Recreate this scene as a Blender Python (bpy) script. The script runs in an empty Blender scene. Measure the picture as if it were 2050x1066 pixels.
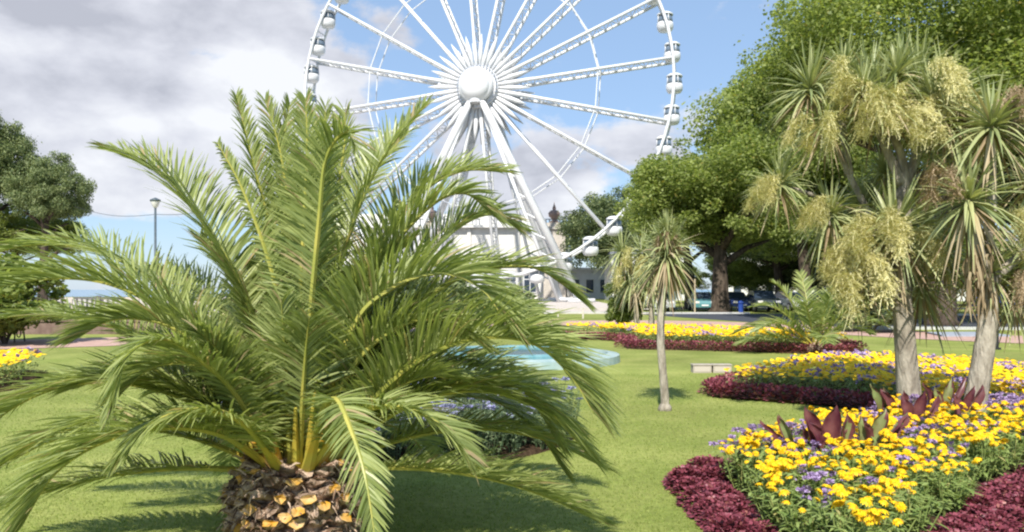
import bpy, math, random
import numpy as np
from mathutils import Vector, Matrix
from math import sin, cos, pi, radians as R

S = bpy.context.scene
COL = S.collection
random.seed(7)
rng = np.random.default_rng(7)

# ------------------------------------------------------------------ camera, sky, sun, exposure
F, HY, EYE = 1594.0, 580.0, 1.65          # focal length in photo pixels, horizon row, eye height
cam_d = bpy.data.cameras.new('camera'); cam = bpy.data.objects.new('camera', cam_d); COL.objects.link(cam)
cam.location = (0, 0, EYE); cam.rotation_euler = (pi/2, 0, 0)
cam_d.sensor_width = 36; cam_d.lens = 36*F/2050; cam_d.shift_y = (HY-533)/2050
cam_d.clip_start = 0.05; cam_d.clip_end = 6000
S.camera = cam

SUN_DIR = Vector((0.19, 0.98, 0)).normalized()       # the way the light travels over the ground
ELEV = R(47)
sd = bpy.data.lights.new('sun', 'SUN'); sun = bpy.data.objects.new('sun', sd); COL.objects.link(sun)
sd.energy = 4.3; sd.angle = R(0.6); sd.color = (1.0, 0.95, 0.86)
dv = Vector((SUN_DIR.x*cos(ELEV), SUN_DIR.y*cos(ELEV), -sin(ELEV)))
sun.rotation_euler = dv.to_track_quat('-Z', 'Y').to_euler()
sun.location = (-20, -60, 60)

S.view_settings.view_transform = 'Standard'; S.view_settings.look = 'None'
S.view_settings.exposure = 0.75; S.view_settings.gamma = 1
S.cycles.use_denoising = True
S.cycles.max_bounces = 8; S.cycles.transparent_max_bounces = 8
S.cycles.pixel_filter_type = 'BLACKMAN_HARRIS'; S.cycles.filter_width = 2.2

W = bpy.data.worlds.new('World'); S.world = W; W.use_nodes = True
nt = W.node_tree; nt.nodes.clear(); L = nt.links
def wn(t, **k):
    n = nt.nodes.new(t)
    for a, b in k.items(): setattr(n, a, b)
    return n
def wm(op, a, b=None, c=None, clamp=False):
    n = wn('ShaderNodeMath', operation=op); n.use_clamp = clamp
    for i, v in enumerate((a, b, c)):
        if v is None: continue
        if isinstance(v, (int, float)): n.inputs[i].default_value = v
        else: L.new(v, n.inputs[i])
    return n.outputs[0]
sky = wn('ShaderNodeTexSky', sky_type='NISHITA'); sky.sun_disc = False
sky.sun_elevation = ELEV; sky.sun_rotation = math.atan2(-SUN_DIR.x, -SUN_DIR.y)
sky.air_density = 1.0; sky.dust_density = 0.3; sky.ozone_density = 3.0
tc = wn('ShaderNodeTexCoord'); sp = wn('ShaderNodeSeparateXYZ'); L.new(tc.outputs['Generated'], sp.inputs[0])
az = wm('ARCTAN2', sp.outputs[0], sp.outputs[1]); el = wm('ARCSINE', sp.outputs[2])
def noise(scale, detail, rough, stretch=(1, 1, 1), dist=0.0):
    m = wn('ShaderNodeMapping'); m.inputs['Scale'].default_value = stretch
    L.new(tc.outputs['Generated'], m.inputs[0])
    n = wn('ShaderNodeTexNoise'); n.inputs['Scale'].default_value = scale
    n.inputs['Detail'].default_value = detail; n.inputs['Roughness'].default_value = rough
    n.inputs['Distortion'].default_value = dist
    L.new(m.outputs[0], n.inputs[0]); return n.outputs[0]
n1 = noise(9.5, 10, 0.58, (1, 1, 1.7), 0.15)
n2 = noise(12, 9, 0.55, (1, 1, 1.9), .1)
def ae(px, py):
    u = (px-1025)/F; v = (HY-py)/F
    return math.atan(u), math.atan(v/math.sqrt(1+u*u))
def blob(px, py, sx, sy):
    a, e = ae(px, py)
    x = wm('MULTIPLY', wm('SUBTRACT', az, a), F/sx); y = wm('MULTIPLY', wm('SUBTRACT', el, e), F/sy)
    return wm('POWER', 2.718, wm('MULTIPLY', wm('ADD', wm('MULTIPLY', x, x), wm('MULTIPLY', y, y)), -1.0))
def total(lst):
    acc = None
    for px, py, sx, sy, w in lst:
        b = wm('MULTIPLY', blob(px, py, sx, sy), w)
        acc = b if acc is None else wm('ADD', acc, b)
    return acc
DENS = [(120, 60, 420, 190, 1.0), (520, 55, 130, 75, .75), (130, 300, 360, 110, .85), (545, 175, 105, 62, 1.2), (450, 112, 75, 24, -.8), (380, 180, 70, 25, -.35), (420, 290, 260, 110, .85),
        (800, 60, 80, 50, .34), (1150, 300, 230, 95, .9), (1010, 400, 160, 90, .6), (1400, 240, 45, 40, .45), (560, 400, 160, 70, .45),
        (-600, 300, 500, 260, .8), (2700, 250, 600, 260, .7), (700, 190, 70, 60, .4), (250, 480, 230, 60, -.6)]
LIT = [(560, 160, 110, 60, .8), (430, 130, 60, 40, .4), (1150, 225, 260, 40, .55), (1220, 410, 120, 60, .45), (110, 100, 170, 40, .12), (400, 250, 240, 60, .42), (350, 400, 300, 80, .3)]
DRK = [(280, 45, 380, 40, .3), (150, 165, 260, 38, .40), (120, 0, 300, 40, .1), (1120, 310, 160, 50, .3), (330, 290, 200, 40, .2)]
dens = wm('ADD', wm('SUBTRACT', total(DENS), 0.42), wm('MULTIPLY', wm('SUBTRACT', n1, 0.5), 2.1))
mr = wn('ShaderNodeMapRange', interpolation_type='SMOOTHSTEP'); mr.inputs[1].default_value = -0.08; mr.inputs[2].default_value = 0.30
L.new(dens, mr.inputs[0]); dens = wm('MULTIPLY', mr.outputs[0], 0.95)
lit = wm('ADD', wm('SUBTRACT', total(LIT), total(DRK)), wm('ADD', 0.48, wm('MULTIPLY', wm('SUBTRACT', n2, 0.5), 2.0)), clamp=True)
cr = wn('ShaderNodeValToRGB'); L.new(lit, cr.inputs[0])
cr.color_ramp.elements[0].color = (.32, .33, .375, 1); cr.color_ramp.elements[1].color = (.58, .59, .615, 1)
e = cr.color_ramp.elements.new(.5); e.color = (.45, .46, .505, 1)
skm = wn('ShaderNodeMixRGB', blend_type='MULTIPLY'); skm.inputs[0].default_value = 1; skm.inputs[2].default_value = (.078, .078, .078, 1)
L.new(sky.outputs[0], skm.inputs[1])
pale = wn('ShaderNodeMixRGB'); pale.inputs[0].default_value = 0.50; pale.inputs[2].default_value = (.30, .44, .66, 1)   # thin bright summer air
L.new(skm.outputs[0], pale.inputs[1])
mx = wn('ShaderNodeMixRGB'); L.new(dens, mx.inputs[0]); L.new(pale.outputs[0], mx.inputs[1]); L.new(cr.outputs[0], mx.inputs[2])
bg = wn('ShaderNodeBackground'); bg.inputs[1].default_value = 1.0; L.new(mx.outputs[0], bg.inputs[0])
wo = wn('ShaderNodeOutputWorld'); L.new(bg.outputs[0], wo.inputs[0])

# ------------------------------------------------------------------ helpers
def PX(px, py, Y):  return Vector(((px-1025)/F*Y, Y, EYE-(py-HY)/F*Y))      # a point at depth Y
def GD(px, py):                                                            # a point of the ground
    Y = F*EYE/(py-HY); return Vector(((px-1025)/F*Y, Y, 0))

def mat(name, col, col2=None, rough=.6, scale=8, island=0.0, trans=0.0, bump=0.0, bscale=40, spec=.4, metal=0, detail=4, ramp=(.35, .65), hue=None, stretch=(1,1,1)):
    m = bpy.data.materials.new(name); m.use_nodes = True; t = m.node_tree; n = t.nodes; l = t.links
    b = n['Principled BSDF']; out = n['Material Output']
    b.inputs['Roughness'].default_value = rough; b.inputs['Specular IOR Level'].default_value = spec; b.inputs['Metallic'].default_value = metal
    co = n.new('ShaderNodeTexCoord'); mp = n.new('ShaderNodeMapping'); mp.inputs['Scale'].default_value = stretch; l.new(co.outputs['Object'], mp.inputs[0])
    c = None
    if col2 is not None:
        ns = n.new('ShaderNodeTexNoise'); ns.inputs['Scale'].default_value = scale; ns.inputs['Detail'].default_value = detail; l.new(mp.outputs[0], ns.inputs[0])
        r = n.new('ShaderNodeValToRGB'); r.color_ramp.elements[0].position = ramp[0]; r.color_ramp.elements[1].position = ramp[1]
        r.color_ramp.elements[0].color = (*col, 1); r.color_ramp.elements[1].color = (*col2, 1)
        if island < 0:                      # the second colour by whole leaves
            g = n.new('ShaderNodeNewGeometry'); l.new(g.outputs['Random Per Island'], r.inputs[0])
        else: l.new(ns.outputs[0], r.inputs[0])
        c = r.outputs[0]
    if island > 0:
        g = n.new('ShaderNodeNewGeometry'); mrn = n.new('ShaderNodeMapRange'); mrn.inputs[3].default_value = 1-island; mrn.inputs[4].default_value = 1+island
        l.new(g.outputs['Random Per Island'], mrn.inputs[0])
        h = n.new('ShaderNodeHueSaturation'); l.new(mrn.outputs[0], h.inputs['Value'])
        hr = n.new('ShaderNodeMath'); hr.operation = 'MULTIPLY_ADD'; hr.inputs[1].default_value = .05; hr.inputs[2].default_value = .475; l.new(g.outputs['Random Per Island'], hr.inputs[0]); l.new(hr.outputs[0], h.inputs['Hue'])
        if c is None: h.inputs['Color'].default_value = (*col, 1)
        else: l.new(c, h.inputs['Color'])
        c = h.outputs[0]
    if c is None: b.inputs['Base Color'].default_value = (*col, 1)
    else: l.new(c, b.inputs['Base Color'])
    if bump:
        nb = n.new('ShaderNodeTexNoise'); nb.inputs['Scale'].default_value = bscale; nb.inputs['Detail'].default_value = 5; l.new(mp.outputs[0], nb.inputs[0])
        bp = n.new('ShaderNodeBump'); bp.inputs['Strength'].default_value = bump; bp.inputs['Distance'].default_value = .03; l.new(nb.outputs[0], bp.inputs['Height']); l.new(bp.outputs[0], b.inputs['Normal'])
    if trans:
        tr = n.new('ShaderNodeBsdfTranslucent'); ms = n.new('ShaderNodeMixShader'); ms.inputs[0].default_value = trans
        if c is None: tr.inputs[0].default_value = (*col, 1)
        else:
            gm = n.new('ShaderNodeMixRGB'); gm.blend_type = 'MULTIPLY'; gm.inputs[0].default_value = 1; gm.inputs[2].default_value = (1.25, 1.3, .7, 1)
            l.new(c, gm.inputs[1]); l.new(gm.outputs[0], tr.inputs[0])
        l.new(b.outputs[0], ms.inputs[1]); l.new(tr.outputs[0], ms.inputs[2]); l.new(ms.outputs[0], out.inputs[0])
    return m

class MB:
    def __init__(s): s.v = []; s.f = []; s.m = []
    def add(s, vs, fs, mi=0):
        o = len(s.v); s.v += [tuple(v) for v in vs]; s.f += [tuple(i+o for i in f) for f in fs]; s.m += [mi]*len(fs)
    def box(s, c, d, mi=0, rot=None):
        c = Vector(c); h = [x/2 for x in d]
        vs = [Vector((sx*h[0], sy*h[1], sz*h[2])) for sx in (-1, 1) for sy in (-1, 1) for sz in (-1, 1)]
        if rot is not None: vs = [rot @ v for v in vs]
        s.add([v+c for v in vs], [(0,1,3,2),(4,6,7,5),(0,4,5,1),(2,3,7,6),(0,2,6,4),(1,5,7,3)], mi)
    def tube(s, pts, rad, n=8, mi=0, cap=True, flat=1.0, wob=0):
        pts = [Vector(p) for p in pts]; N = len(pts)
        if not hasattr(rad, '__len__'): rad = [rad]*N
        ref = None; vs = []
        for i, p in enumerate(pts):
            t = (pts[min(i+1, N-1)]-pts[max(i-1, 0)]).normalized()
            if ref is None:
                ref = Vector((0, 0, 1)) if abs(t.z) < .9 else Vector((1, 0, 0))
            a = (ref - t*ref.dot(t)).normalized(); b = t.cross(a); ref = a
            for k in range(n):
                w = 1+random.uniform(-wob, wob)
                vs.append(p+(a*cos(2*pi*k/n)*flat+b*sin(2*pi*k/n))*rad[i]*w)
        fs = [(i*n+k, i*n+(k+1) % n, (i+1)*n+(k+1) % n, (i+1)*n+k) for i in range(N-1) for k in range(n)]
        if cap: fs += [tuple(reversed(range(n))), tuple(range((N-1)*n, N*n))]
        s.add(vs, fs, mi)
    def strip(s, pts, wid, side, mi=0, fold=0.0, up=None):
        """a leaf blade: along pts, wid[i] wide across side, folded along the midrib"""
        N = len(pts); vs = []; fs = []
        for i, p in enumerate(pts):
            w = side*wid[i]*.5
            if fold and up is not None: vs += [p-w+up*wid[i]*fold, p, p+w+up*wid[i]*fold]
            else: vs += [p-w, p+w]
        k = 3 if fold and up is not None else 2
        for i in range(N-1):
            for j in range(k-1): fs.append((i*k+j, i*k+j+1, (i+1)*k+j+1, (i+1)*k+j))
        s.add(vs, fs, mi)
    def lathe(s, prof, n=16, c=(0,0,0), mi=0, axis=None):
        c = Vector(c); q = Matrix.Identity(3) if axis is None else Vector(axis).to_track_quat('Z', 'Y').to_matrix()
        vs = [c+q@Vector((r*cos(2*pi*k/n), r*sin(2*pi*k/n), z)) for r, z in prof for k in range(n)]
        fs = [(i*n+k, i*n+(k+1) % n, (i+1)*n+(k+1) % n, (i+1)*n+k) for i in range(len(prof)-1) for k in range(n)]
        fs += [tuple(reversed(range(n))), tuple(range((len(prof)-1)*n, len(prof)*n))]
        s.add(vs, fs, mi)
    def prism(s, poly, z0, z1, mi=0):
        n = len(poly)
        vs = [(x, y, z0) for x, y in poly]+[(x, y, z1) for x, y in poly]
        s.add(vs, [tuple(reversed(range(n))), tuple(range(n, 2*n))]+[(i, (i+1) % n, n+(i+1) % n, n+i) for i in range(n)], mi)
    def mesh(s, name, mats, smooth=False):
        me = bpy.data.meshes.new(name); me.from_pydata(s.v, [], s.f)
        for m in (mats if isinstance(mats, (list, tuple)) else [mats]): me.materials.append(m)
        me.polygons.foreach_set('material_index', s.m)
        if smooth: me.polygons.foreach_set('use_smooth', [True]*len(s.f))
        me.update(); return me
    def build(s, name, mats, parent=None, smooth=False, loc=None): return link(name, s.mesh(name, mats, smooth), parent, loc)
def link(name, me, parent=None, loc=None):
    o = bpy.data.objects.new(name, me); COL.objects.link(o)
    if parent is not None: o.parent = parent
    if loc is not None: o.location = loc
    return o
def tag(o, label=None, cat=None, group=None, kind=None):
    for k, v in (('label', label), ('category', cat), ('group', group), ('kind', kind)):
        if v: o[k] = v
    return o
def empty(name, loc=(0, 0, 0), rz=0, **k):
    o = bpy.data.objects.new(name, None); COL.objects.link(o); o.location = loc; o.rotation_euler = (0, 0, rz); o.empty_display_size = .2
    return tag(o, **k)
def rnd(a, b): return random.uniform(a, b)
def crom(P, n):
    """Catmull-Rom through P, n points evenly by parameter"""
    P = [Vector(p) for p in P]; Q = [P[0]*2-P[1]]+P+[P[-1]*2-P[-2]]; out = []
    for i in range(n):
        t = i/(n-1)*(len(P)-1); k = min(int(t), len(P)-2); u = t-k; a, b, c, d = Q[k:k+4]
        out.append(.5*((2*b)+(c-a)*u+(2*a-5*b+4*c-d)*u*u+(-a+3*b-3*c+d)*u**3))
    return out
def inside(x, y, poly):
    c = False; n = len(poly)
    for i in range(n):
        x1, y1 = poly[i]; x2, y2 = poly[(i+1) % n]
        if (y1 > y) != (y2 > y) and x < (x2-x1)*(y-y1)/(y2-y1)+x1: c = not c
    return c
def smooth_poly(poly, n=8):
    P = [Vector((x, y, 0)) for x, y in poly]; N = len(P); out = []
    for k in range(N):
        a, b, c, d = P[k-1], P[k], P[(k+1) % N], P[(k+2) % N]
        for j in range(n):
            u = j/n; q = .5*((2*b)+(c-a)*u+(2*a-5*b+4*c-d)*u*u+(-a+3*b-3*c+d)*u**3); out.append((q.x, q.y))
    return out
def edge_dist(x, y, poly):
    d = 1e9; n = len(poly)
    for i in range(n):
        x1, y1 = poly[i]; x2, y2 = poly[(i+1) % n]; dx, dy = x2-x1, y2-y1
        t = max(0, min(1, ((x-x1)*dx+(y-y1)*dy)/(dx*dx+dy*dy+1e-9)))
        d = min(d, math.hypot(x-x1-dx*t, y-y1-dy*t))
    return d

# ------------------------------------------------------------------ materials
M_lawn = mat('lawn', (.205, .245, .058), (.275, .295, .085), rough=.9, scale=1.1, bump=.5, bscale=60, spec=.1, detail=9)
M_blade = mat('grass_blade', (.20, .265, .06), (.30, .345, .095), rough=.6, island=-1, trans=.3, spec=.2)
_t = M_lawn.node_tree; _n = _t.nodes; _b = _n['Principled BSDF']; _src = _b.inputs['Base Color'].links[0].from_socket
_co = _n.new('ShaderNodeTexCoord'); _f = _n.new('ShaderNodeTexNoise'); _f.inputs['Scale'].default_value = 14; _f.inputs['Detail'].default_value = 6; _t.links.new(_co.outputs['Object'], _f.inputs[0])
_g = _n.new('ShaderNodeTexNoise'); _g.inputs['Scale'].default_value = .35; _g.inputs['Detail'].default_value = 3; _t.links.new(_co.outputs['Object'], _g.inputs[0])
_m = _n.new('ShaderNodeMath'); _m.operation = 'ADD'; _t.links.new(_f.outputs[0], _m.inputs[0]); _t.links.new(_g.outputs[0], _m.inputs[1])
_r = _n.new('ShaderNodeMapRange'); _r.inputs[1].default_value = .6; _r.inputs[2].default_value = 1.4; _r.inputs[3].default_value = .62; _r.inputs[4].default_value = 1.3; _t.links.new(_m.outputs[0], _r.inputs[0])
_h = _n.new('ShaderNodeHueSaturation'); _t.links.new(_r.outputs[0], _h.inputs['Value']); _t.links.new(_src, _h.inputs['Color']); _t.links.new(_h.outputs[0], _b.inputs['Base Color'])
M_path = mat('path', (.40, .26, .215), (.50, .34, .285), rough=.9, scale=3, bump=.2, spec=.1)
M_road = mat('road', (.045, .05, .065), (.07, .075, .09), rough=.85, scale=5, spec=.2)
M_pave = mat('pavement', (.45, .40, .36), (.55, .49, .44), rough=.9, scale=2, spec=.1)
M_kerb = mat('kerb', (.42, .42, .40), (.52, .52, .50), rough=.9, scale=9, spec=.1)
M_soil = mat('soil', (.035, .022, .014), (.075, .048, .03), rough=1, scale=20, bump=.8, bscale=30, spec=.05)
M_palm = mat('palm_leaf', (.185, .235, .07), (.41, .45, .17), rough=.36, island=-1, trans=.4, spec=.45)
M_palm_rib = mat('palm_rib', (.26, .28, .055), (.40, .36, .08), rough=.4, scale=6, spec=.4)
M_palm_base = mat('palm_leaf_base', (.42, .30, .04), (.40, .36, .06), rough=.45, scale=9, spec=.4)
M_bark = mat('palm_bark', (.16, .10, .065), (.50, .37, .28), rough=.9, scale=22, bump=.8, bscale=60, spec=.1, ramp=(.4, .62))
M_cut = mat('cut_leaf_base', (.50, .25, .02), (.55, .38, .18), rough=.7, scale=14, spec=.2)
M_fibre = mat('trunk_fibre', (.14, .08, .05), (.50, .37, .28), rough=.95, island=-1, spec=.1)
M_cord = mat('cordyline_leaf', (.22, .265, .11), (.45, .46, .22), rough=.42, island=-1, trans=.22, spec=.4)
M_cord_dry = mat('cordyline_dry_leaf', (.27, .20, .12), (.42, .34, .22), rough=.8, island=-1, trans=.15, spec=.15)
M_cord_trunk = mat('cordyline_bark', (.22, .19, .15), (.43, .385, .31), rough=.95, scale=9, bump=.9, bscale=22, spec=.1, stretch=(1.6, 1.6, .5))
M_pan = mat('panicle', (.50, .46, .20), (.78, .73, .43), rough=.75, island=-1, trans=.25, spec=.15)
M_pan_brown = mat('panicle_brown', (.34, .25, .15), (.50, .39, .26), rough=.85, island=-1, trans=.15, spec=.1)
M_tree = mat('tree_leaf', (.15, .20, .05), (.36, .41, .13), rough=.5, island=-1, trans=.5, spec=.3)
M_tree2 = mat('tree_leaf_dark', (.10, .14, .055), (.25, .29, .125), rough=.5, island=-1, trans=.3, spec=.3)
M_trunk = mat('tree_bark', (.045, .034, .027), (.11, .085, .065), rough=.95, scale=5, bump=.8, bscale=14, spec=.1, stretch=(1, 1, .35))  # bark darkened all over: the shade under the crowns is put into its colour
M_fol = mat('bedding_foliage', (.16, .235, .06), (.33, .40, .13), rough=.5, island=-1, trans=.3, spec=.3)
M_fol_grey = mat('grey_foliage', (.10, .15, .075), (.21, .26, .14), rough=.6, island=-1, trans=.2, spec=.2)
M_yel = mat('yellow_petal', (.84, .50, .006), (.93, .66, .02), rough=.5, island=-1, trans=.2, spec=.2)
M_eye = mat('flower_centre', (.60, .34, .01), (.70, .44, .02), rough=.8, scale=60, spec=.1)
M_pur = mat('purple_flower', (.25, .16, .34), (.48, .36, .58), rough=.6, island=-1, trans=.2, spec=.2)
M_lil = mat('lilac_flower', (.22, .22, .42), (.42, .42, .60), rough=.6, island=-1, trans=.2, spec=.2)
M_mar = mat('maroon_leaf', (.13, .028, .042), (.31, .075, .105), rough=.45, island=-1, trans=.2, spec=.35)
M_can_g = mat('canna_leaf_green', (.15, .13, .05), (.26, .32, .12), rough=.35, scale=7, trans=.2, spec=.5, stretch=(1, 1, 1))
M_can_m = mat('canna_leaf_maroon', (.09, .02, .032), (.20, .075, .07), rough=.35, scale=7, trans=.2, spec=.5)
M_white = mat('white_paint', (.68, .685, .695), (.60, .61, .63), rough=.35, scale=.6, spec=.4)
M_wall = mat('white_render', (.66, .65, .62), (.58, .57, .54), rough=.8, scale=1.2, spec=.2)
M_stone = mat('stone', (.55, .50, .44), (.42, .38, .33), rough=.9, scale=3, spec=.1)
M_urn = mat('weathered_copper', (.30, .21, .17), (.22, .16, .14), rough=.7, scale=8, spec=.2)
M_gglass = mat('gondola_glass', (.13, .17, .22), rough=.1, spec=.8)
M_glass = mat('dark_glass', (.03, .045, .07), rough=.08, spec=.8)
M_iron = mat('black_iron', (.02, .021, .024), rough=.5, spec=.4)
M_post = mat('lamp_post_paint', (.06, .085, .10), (.08, .10, .12), rough=.45, scale=6, spec=.4)
M_turq = mat('turquoise_paint', (.26, .36, .35), (.38, .46, .43), rough=.5, scale=3, spec=.3)
M_turq_d = mat('turquoise_tile', (.10, .24, .27), (.18, .33, .35), rough=.4, scale=5, spec=.4)
M_water = mat('water', (.05, .085, .085), rough=.3, bump=.6, bscale=6, spec=.25)
M_sea = mat('sea_water', (.13, .24, .34), (.17, .29, .40), rough=.25, scale=.02, spec=.4)
M_brick = mat('brown_wall', (.15, .10, .085), (.22, .155, .13), rough=.95, scale=4, bump=.5, bscale=9, spec=.1)
M_rubber = mat('rubber', (.02, .02, .02), rough=.8)
M_chrome = mat('wheel_metal', (.5, .5, .52), rough=.3, metal=.8)
M_lamp = mat('lamp_glass', (.75, .72, .70), rough=.3)
M_slate = mat('slate', (.16, .17, .20), (.22, .23, .26), rough=.8, scale=2)

for _mt, _p, _c in ((M_palm, .955, (.46, .36, .20)), (M_cord, .93, (.46, .38, .22)), (M_tree, .985, (.36, .30, .08)), (M_mar, .9, (.36, .14, .12)), (M_fol, .96, (.40, .36, .14)), (M_yel, .94, (.70, .34, .02))):
    for _nd in _mt.node_tree.nodes:        # a few old, browned leaves and petals
        if _nd.type == 'VALTORGB':
            _nd.color_ramp.elements[0].position = .05; _nd.color_ramp.elements[1].position = _p-.01; _e = _nd.color_ramp.elements.new(_p); _e.color = (*_c, 1)

# ------------------------------------------------------------------ the setting: ground, paths, road, sea
def sheet(name, poly, z, m, **k):
    b = MB(); b.add([(x, y, z) for x, y in poly], [tuple(range(len(poly)))]); o = b.build(name, m); tag(o, kind='structure', **k); return o
def gridsheet(name, x0, x1, y0, y1, z, m):
    return sheet(name, [(x0, y0), (x1, y0), (x1, y1), (x0, y1)], z, m)
gridsheet('ground', -900, 900, -60, 900, 0, M_lawn)
gridsheet('sea', -3000, 3000, 175, 5000, .05, M_sea)
def ribbon(name, pts, w, z, m, n=60):
    c = crom([(x, y, 0) for x, y in pts], n); lft = []; rgt = []
    for i, p in enumerate(c):
        t = (c[min(i+1, n-1)]-c[max(i-1, 0)]).normalized(); s = Vector((-t.y, t.x, 0))*w/2
        lft.append(p+s); rgt.append(p-s)
    b = MB(); b.add([(p.x, p.y, z) for p in lft+rgt], [(i, n+i, n+i+1, i+1) for i in range(n-1)])
    return tag(b.build(name, m), kind='structure')
ribbon('garden_path', [(-34, 18), (-22, 22), (-14.5, 24.2), (-8, 29), (-2, 36), (5, 40), (10, 38), (13.5, 31), (17, 26), (24, 22.5), (34, 20)], 4.6, .012, M_path)
sheet('promenade', [(-80, 47), (-5, 47), (10, 62), (14, 175), (-80, 175)], .008, M_pave)
sheet('road', [(14, 33), (60, 29), (60, 47), (27, 50), (16, 54), (8, 56), (8, 66), (60, 66), (60, 72), (-2, 72), (-2, 56), (8, 54)], .006, M_road)
sheet('pavement', [(27, 50.2), (60, 47.2), (60, 52), (28, 54)], .012, M_pave)
kb = MB()
for a, b_ in (((14, 33), (60, 29)), ((-2, 55.8), (8, 53.8)), ((8, 53.8), (16, 53.6))):
    a = Vector((*a, 0)); b_ = Vector((*b_, 0)); d = b_-a; ang = math.atan2(d.y, d.x)
    kb.box((a+b_)/2+Vector((0, 0, .06)), (d.length, .16, .12), rot=Matrix.Rotation(ang, 3, 'Z'))
tag(kb.build('kerb', M_kerb), kind='structure')
b = MB(); c = GD(1920, 672); b.prism([(c.x-1.1, c.y-.9), (c.x+1.3, c.y-.9), (c.x+1.5, c.y+1.3), (c.x-.6, c.y+1.1)], .0, .07)
tag(b.build('concrete_slab', mat('pale_concrete', (.26, .29, .34), (.32, .35, .40), rough=.9, scale=4)), 'pale grey concrete slab lying between the path and the road', 'slab')

# ------------------------------------------------------------------ short mown grass in the foreground
def grass_blades():
    N = 150000
    y = 4.6+(rng.random(N)**1.5)*11; x = (rng.random(N)-.5)*(y*1.36)
    h = rng.uniform(.008, .019, N); a = rng.random(N)*2*pi; w = rng.uniform(.002, .0045, N)*(.6+y/10)
    lean = rng.normal(0, .007, (N, 2))
    v = np.zeros((N, 3, 3)); v[:, 0] = np.stack([x-np.cos(a)*w, y-np.sin(a)*w, np.zeros(N)], 1)
    v[:, 1] = np.stack([x+np.cos(a)*w, y+np.sin(a)*w, np.zeros(N)], 1); v[:, 2] = np.stack([x+lean[:, 0], y+lean[:, 1], h], 1)
    me = bpy.data.meshes.new('grass'); me.from_pydata(v.reshape(-1, 3).tolist(), [], np.arange(N*3).reshape(-1, 3).tolist()); me.materials.append(M_blade)
    tag(link('grass', me), 'short mown green grass of the lawn around the beds', 'grass', kind='stuff')
grass_blades()

# ------------------------------------------------------------------ trees
def crown_mesh(name, nblob, nleaf, leaf, m, seed, squash=.9, core=.55):
    """leaf sprays spread through many sub-clumps; unit radius"""
    g = np.random.default_rng(seed); cs = []; rs = []
    for i in range(nblob):
        d = g.normal(size=3); d /= np.linalg.norm(d); r = core+g.random()**.6*(1-core)*.95
        if d[2] < -.55: d[2] *= .5
        c = d*r*np.array([1, 1, squash]); cs.append(c); rs.append(g.uniform(.10, .25))
    cs += [g.normal(size=3)*.2 for _ in range(8)]; rs += [.4]*8
    cs = np.array(cs); rs = np.array(rs); p = rs**2; p /= p.sum()
    k = g.choice(len(cs), nleaf, p=p); d = g.normal(size=(nleaf, 3)); d /= np.linalg.norm(d, axis=1)[:, None]
    r = rs[k]*(g.random(nleaf)**.33); r *= np.where(g.random(nleaf) < .08, g.uniform(1, 1.5, nleaf), 1)
    P = cs[k]+d*r[:, None]*np.array([1.1, 1.1, .8])
    n = d*.6+g.normal(size=(nleaf, 3))*.75+np.array([0, -.15, .8]); n /= np.linalg.norm(n, axis=1)[:, None]
    a = np.cross(n, g.normal(size=(nleaf, 3))); a /= np.linalg.norm(a, axis=1)[:, None]; b = np.cross(n, a)
    s = leaf*g.uniform(.6, 1.35, nleaf)[:, None]
    a = a*s; b = b*s*.62
    V = np.stack([P-a, P-b*.9-a*.1+n*s*.2, P+a*.9, P+b-a*.05+n*s*.15], 1).reshape(-1, 3)
    me = bpy.data.meshes.new(name); me.vertices.add(nleaf*4); me.vertices.foreach_set('co', V.ravel())
    me.loops.add(nleaf*4); me.loops.foreach_set('vertex_index', np.arange(nleaf*4))
    me.polygons.add(nleaf); me.polygons.foreach_set('loop_start', np.arange(nleaf)*4); me.materials.append(m); me.update(calc_edges=True)
    return me
CR = [crown_mesh('crown', 120, 70000, .0205, M_tree, 1), crown_mesh('crown', 120, 66000, .0215, M_tree2, 2), crown_mesh('crown', 110, 70000, .0215, M_tree, 3)]
CR_NEAR = crown_mesh('crown', 230, 190000, .0128, M_tree, 4)
def tree(name, bx, Y, ccx, ccy, rx, rz, label, me, tr=.35, bushy=False, ry=None, cat='tree', lean=0):
    """bx: photo column of the foot, (ccx, ccy) crown centre, rx / rz crown half sizes in photo pixels"""
    c = PX(ccx, ccy, Y); foot = Vector(((bx-1025)/F*Y, Y, 0)); s = Y/F
    t = tag(empty(name, foot), label, cat)
    cr = link('crown', me, t, c-foot); cr.scale = (rx*s, (ry or rx)*s, rz*s); cr.rotation_euler = (0, 0, rnd(0, 6.28))
    m = MB(); top = c-foot; h = top.z
    m.tube([(0, 0, -.1), (0, 0, .25), (.04, 0, h*.25), (top.x*.3, 0, h*.55), (top.x*.9, 0, h)], [tr*1.7, tr*1.15, tr*.95, tr*.75, tr*.3], 12, wob=.06)
    for k in range(7):
        a = k*2.4+.3; z0 = h*(.42+.07*k); q = Vector((top.x*z0/h*.8, 0, z0))
        e_ = q+Vector((cos(a)*rx*s*.7, sin(a)*rx*s*.7, rz*s*(.35+.1*(k % 3))))
        m.tube([q, q.lerp(e_, .5)+Vector((0, 0, .06*rz*s)), e_], [tr*.5, tr*.32, tr*.1], 7)
    m.build('trunk', M_trunk, t, smooth=True)
    return t
tree('broadleaf_tree', 1885, 37, 1910, 110, 350, 335, 'largest leafy tree on the right, dark trunk behind the tall cordyline palms', CR_NEAR, .58)
tree('broadleaf_tree', 1440, 58, 1446, 405, 178, 162, 'leafy tree with a thick dark trunk in front of the parked cars', CR[0], .62)
tree('broadleaf_tree', 1610, 68, 1580, 290, 190, 200, 'tall leafy tree between the largest tree and the ferris wheel', CR[2], .5)
tree('broadleaf_tree', 1228, 128, 1226, 478, 102, 108, 'dark low tree behind the lower right rim of the ferris wheel', CR[1], .5)
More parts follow.
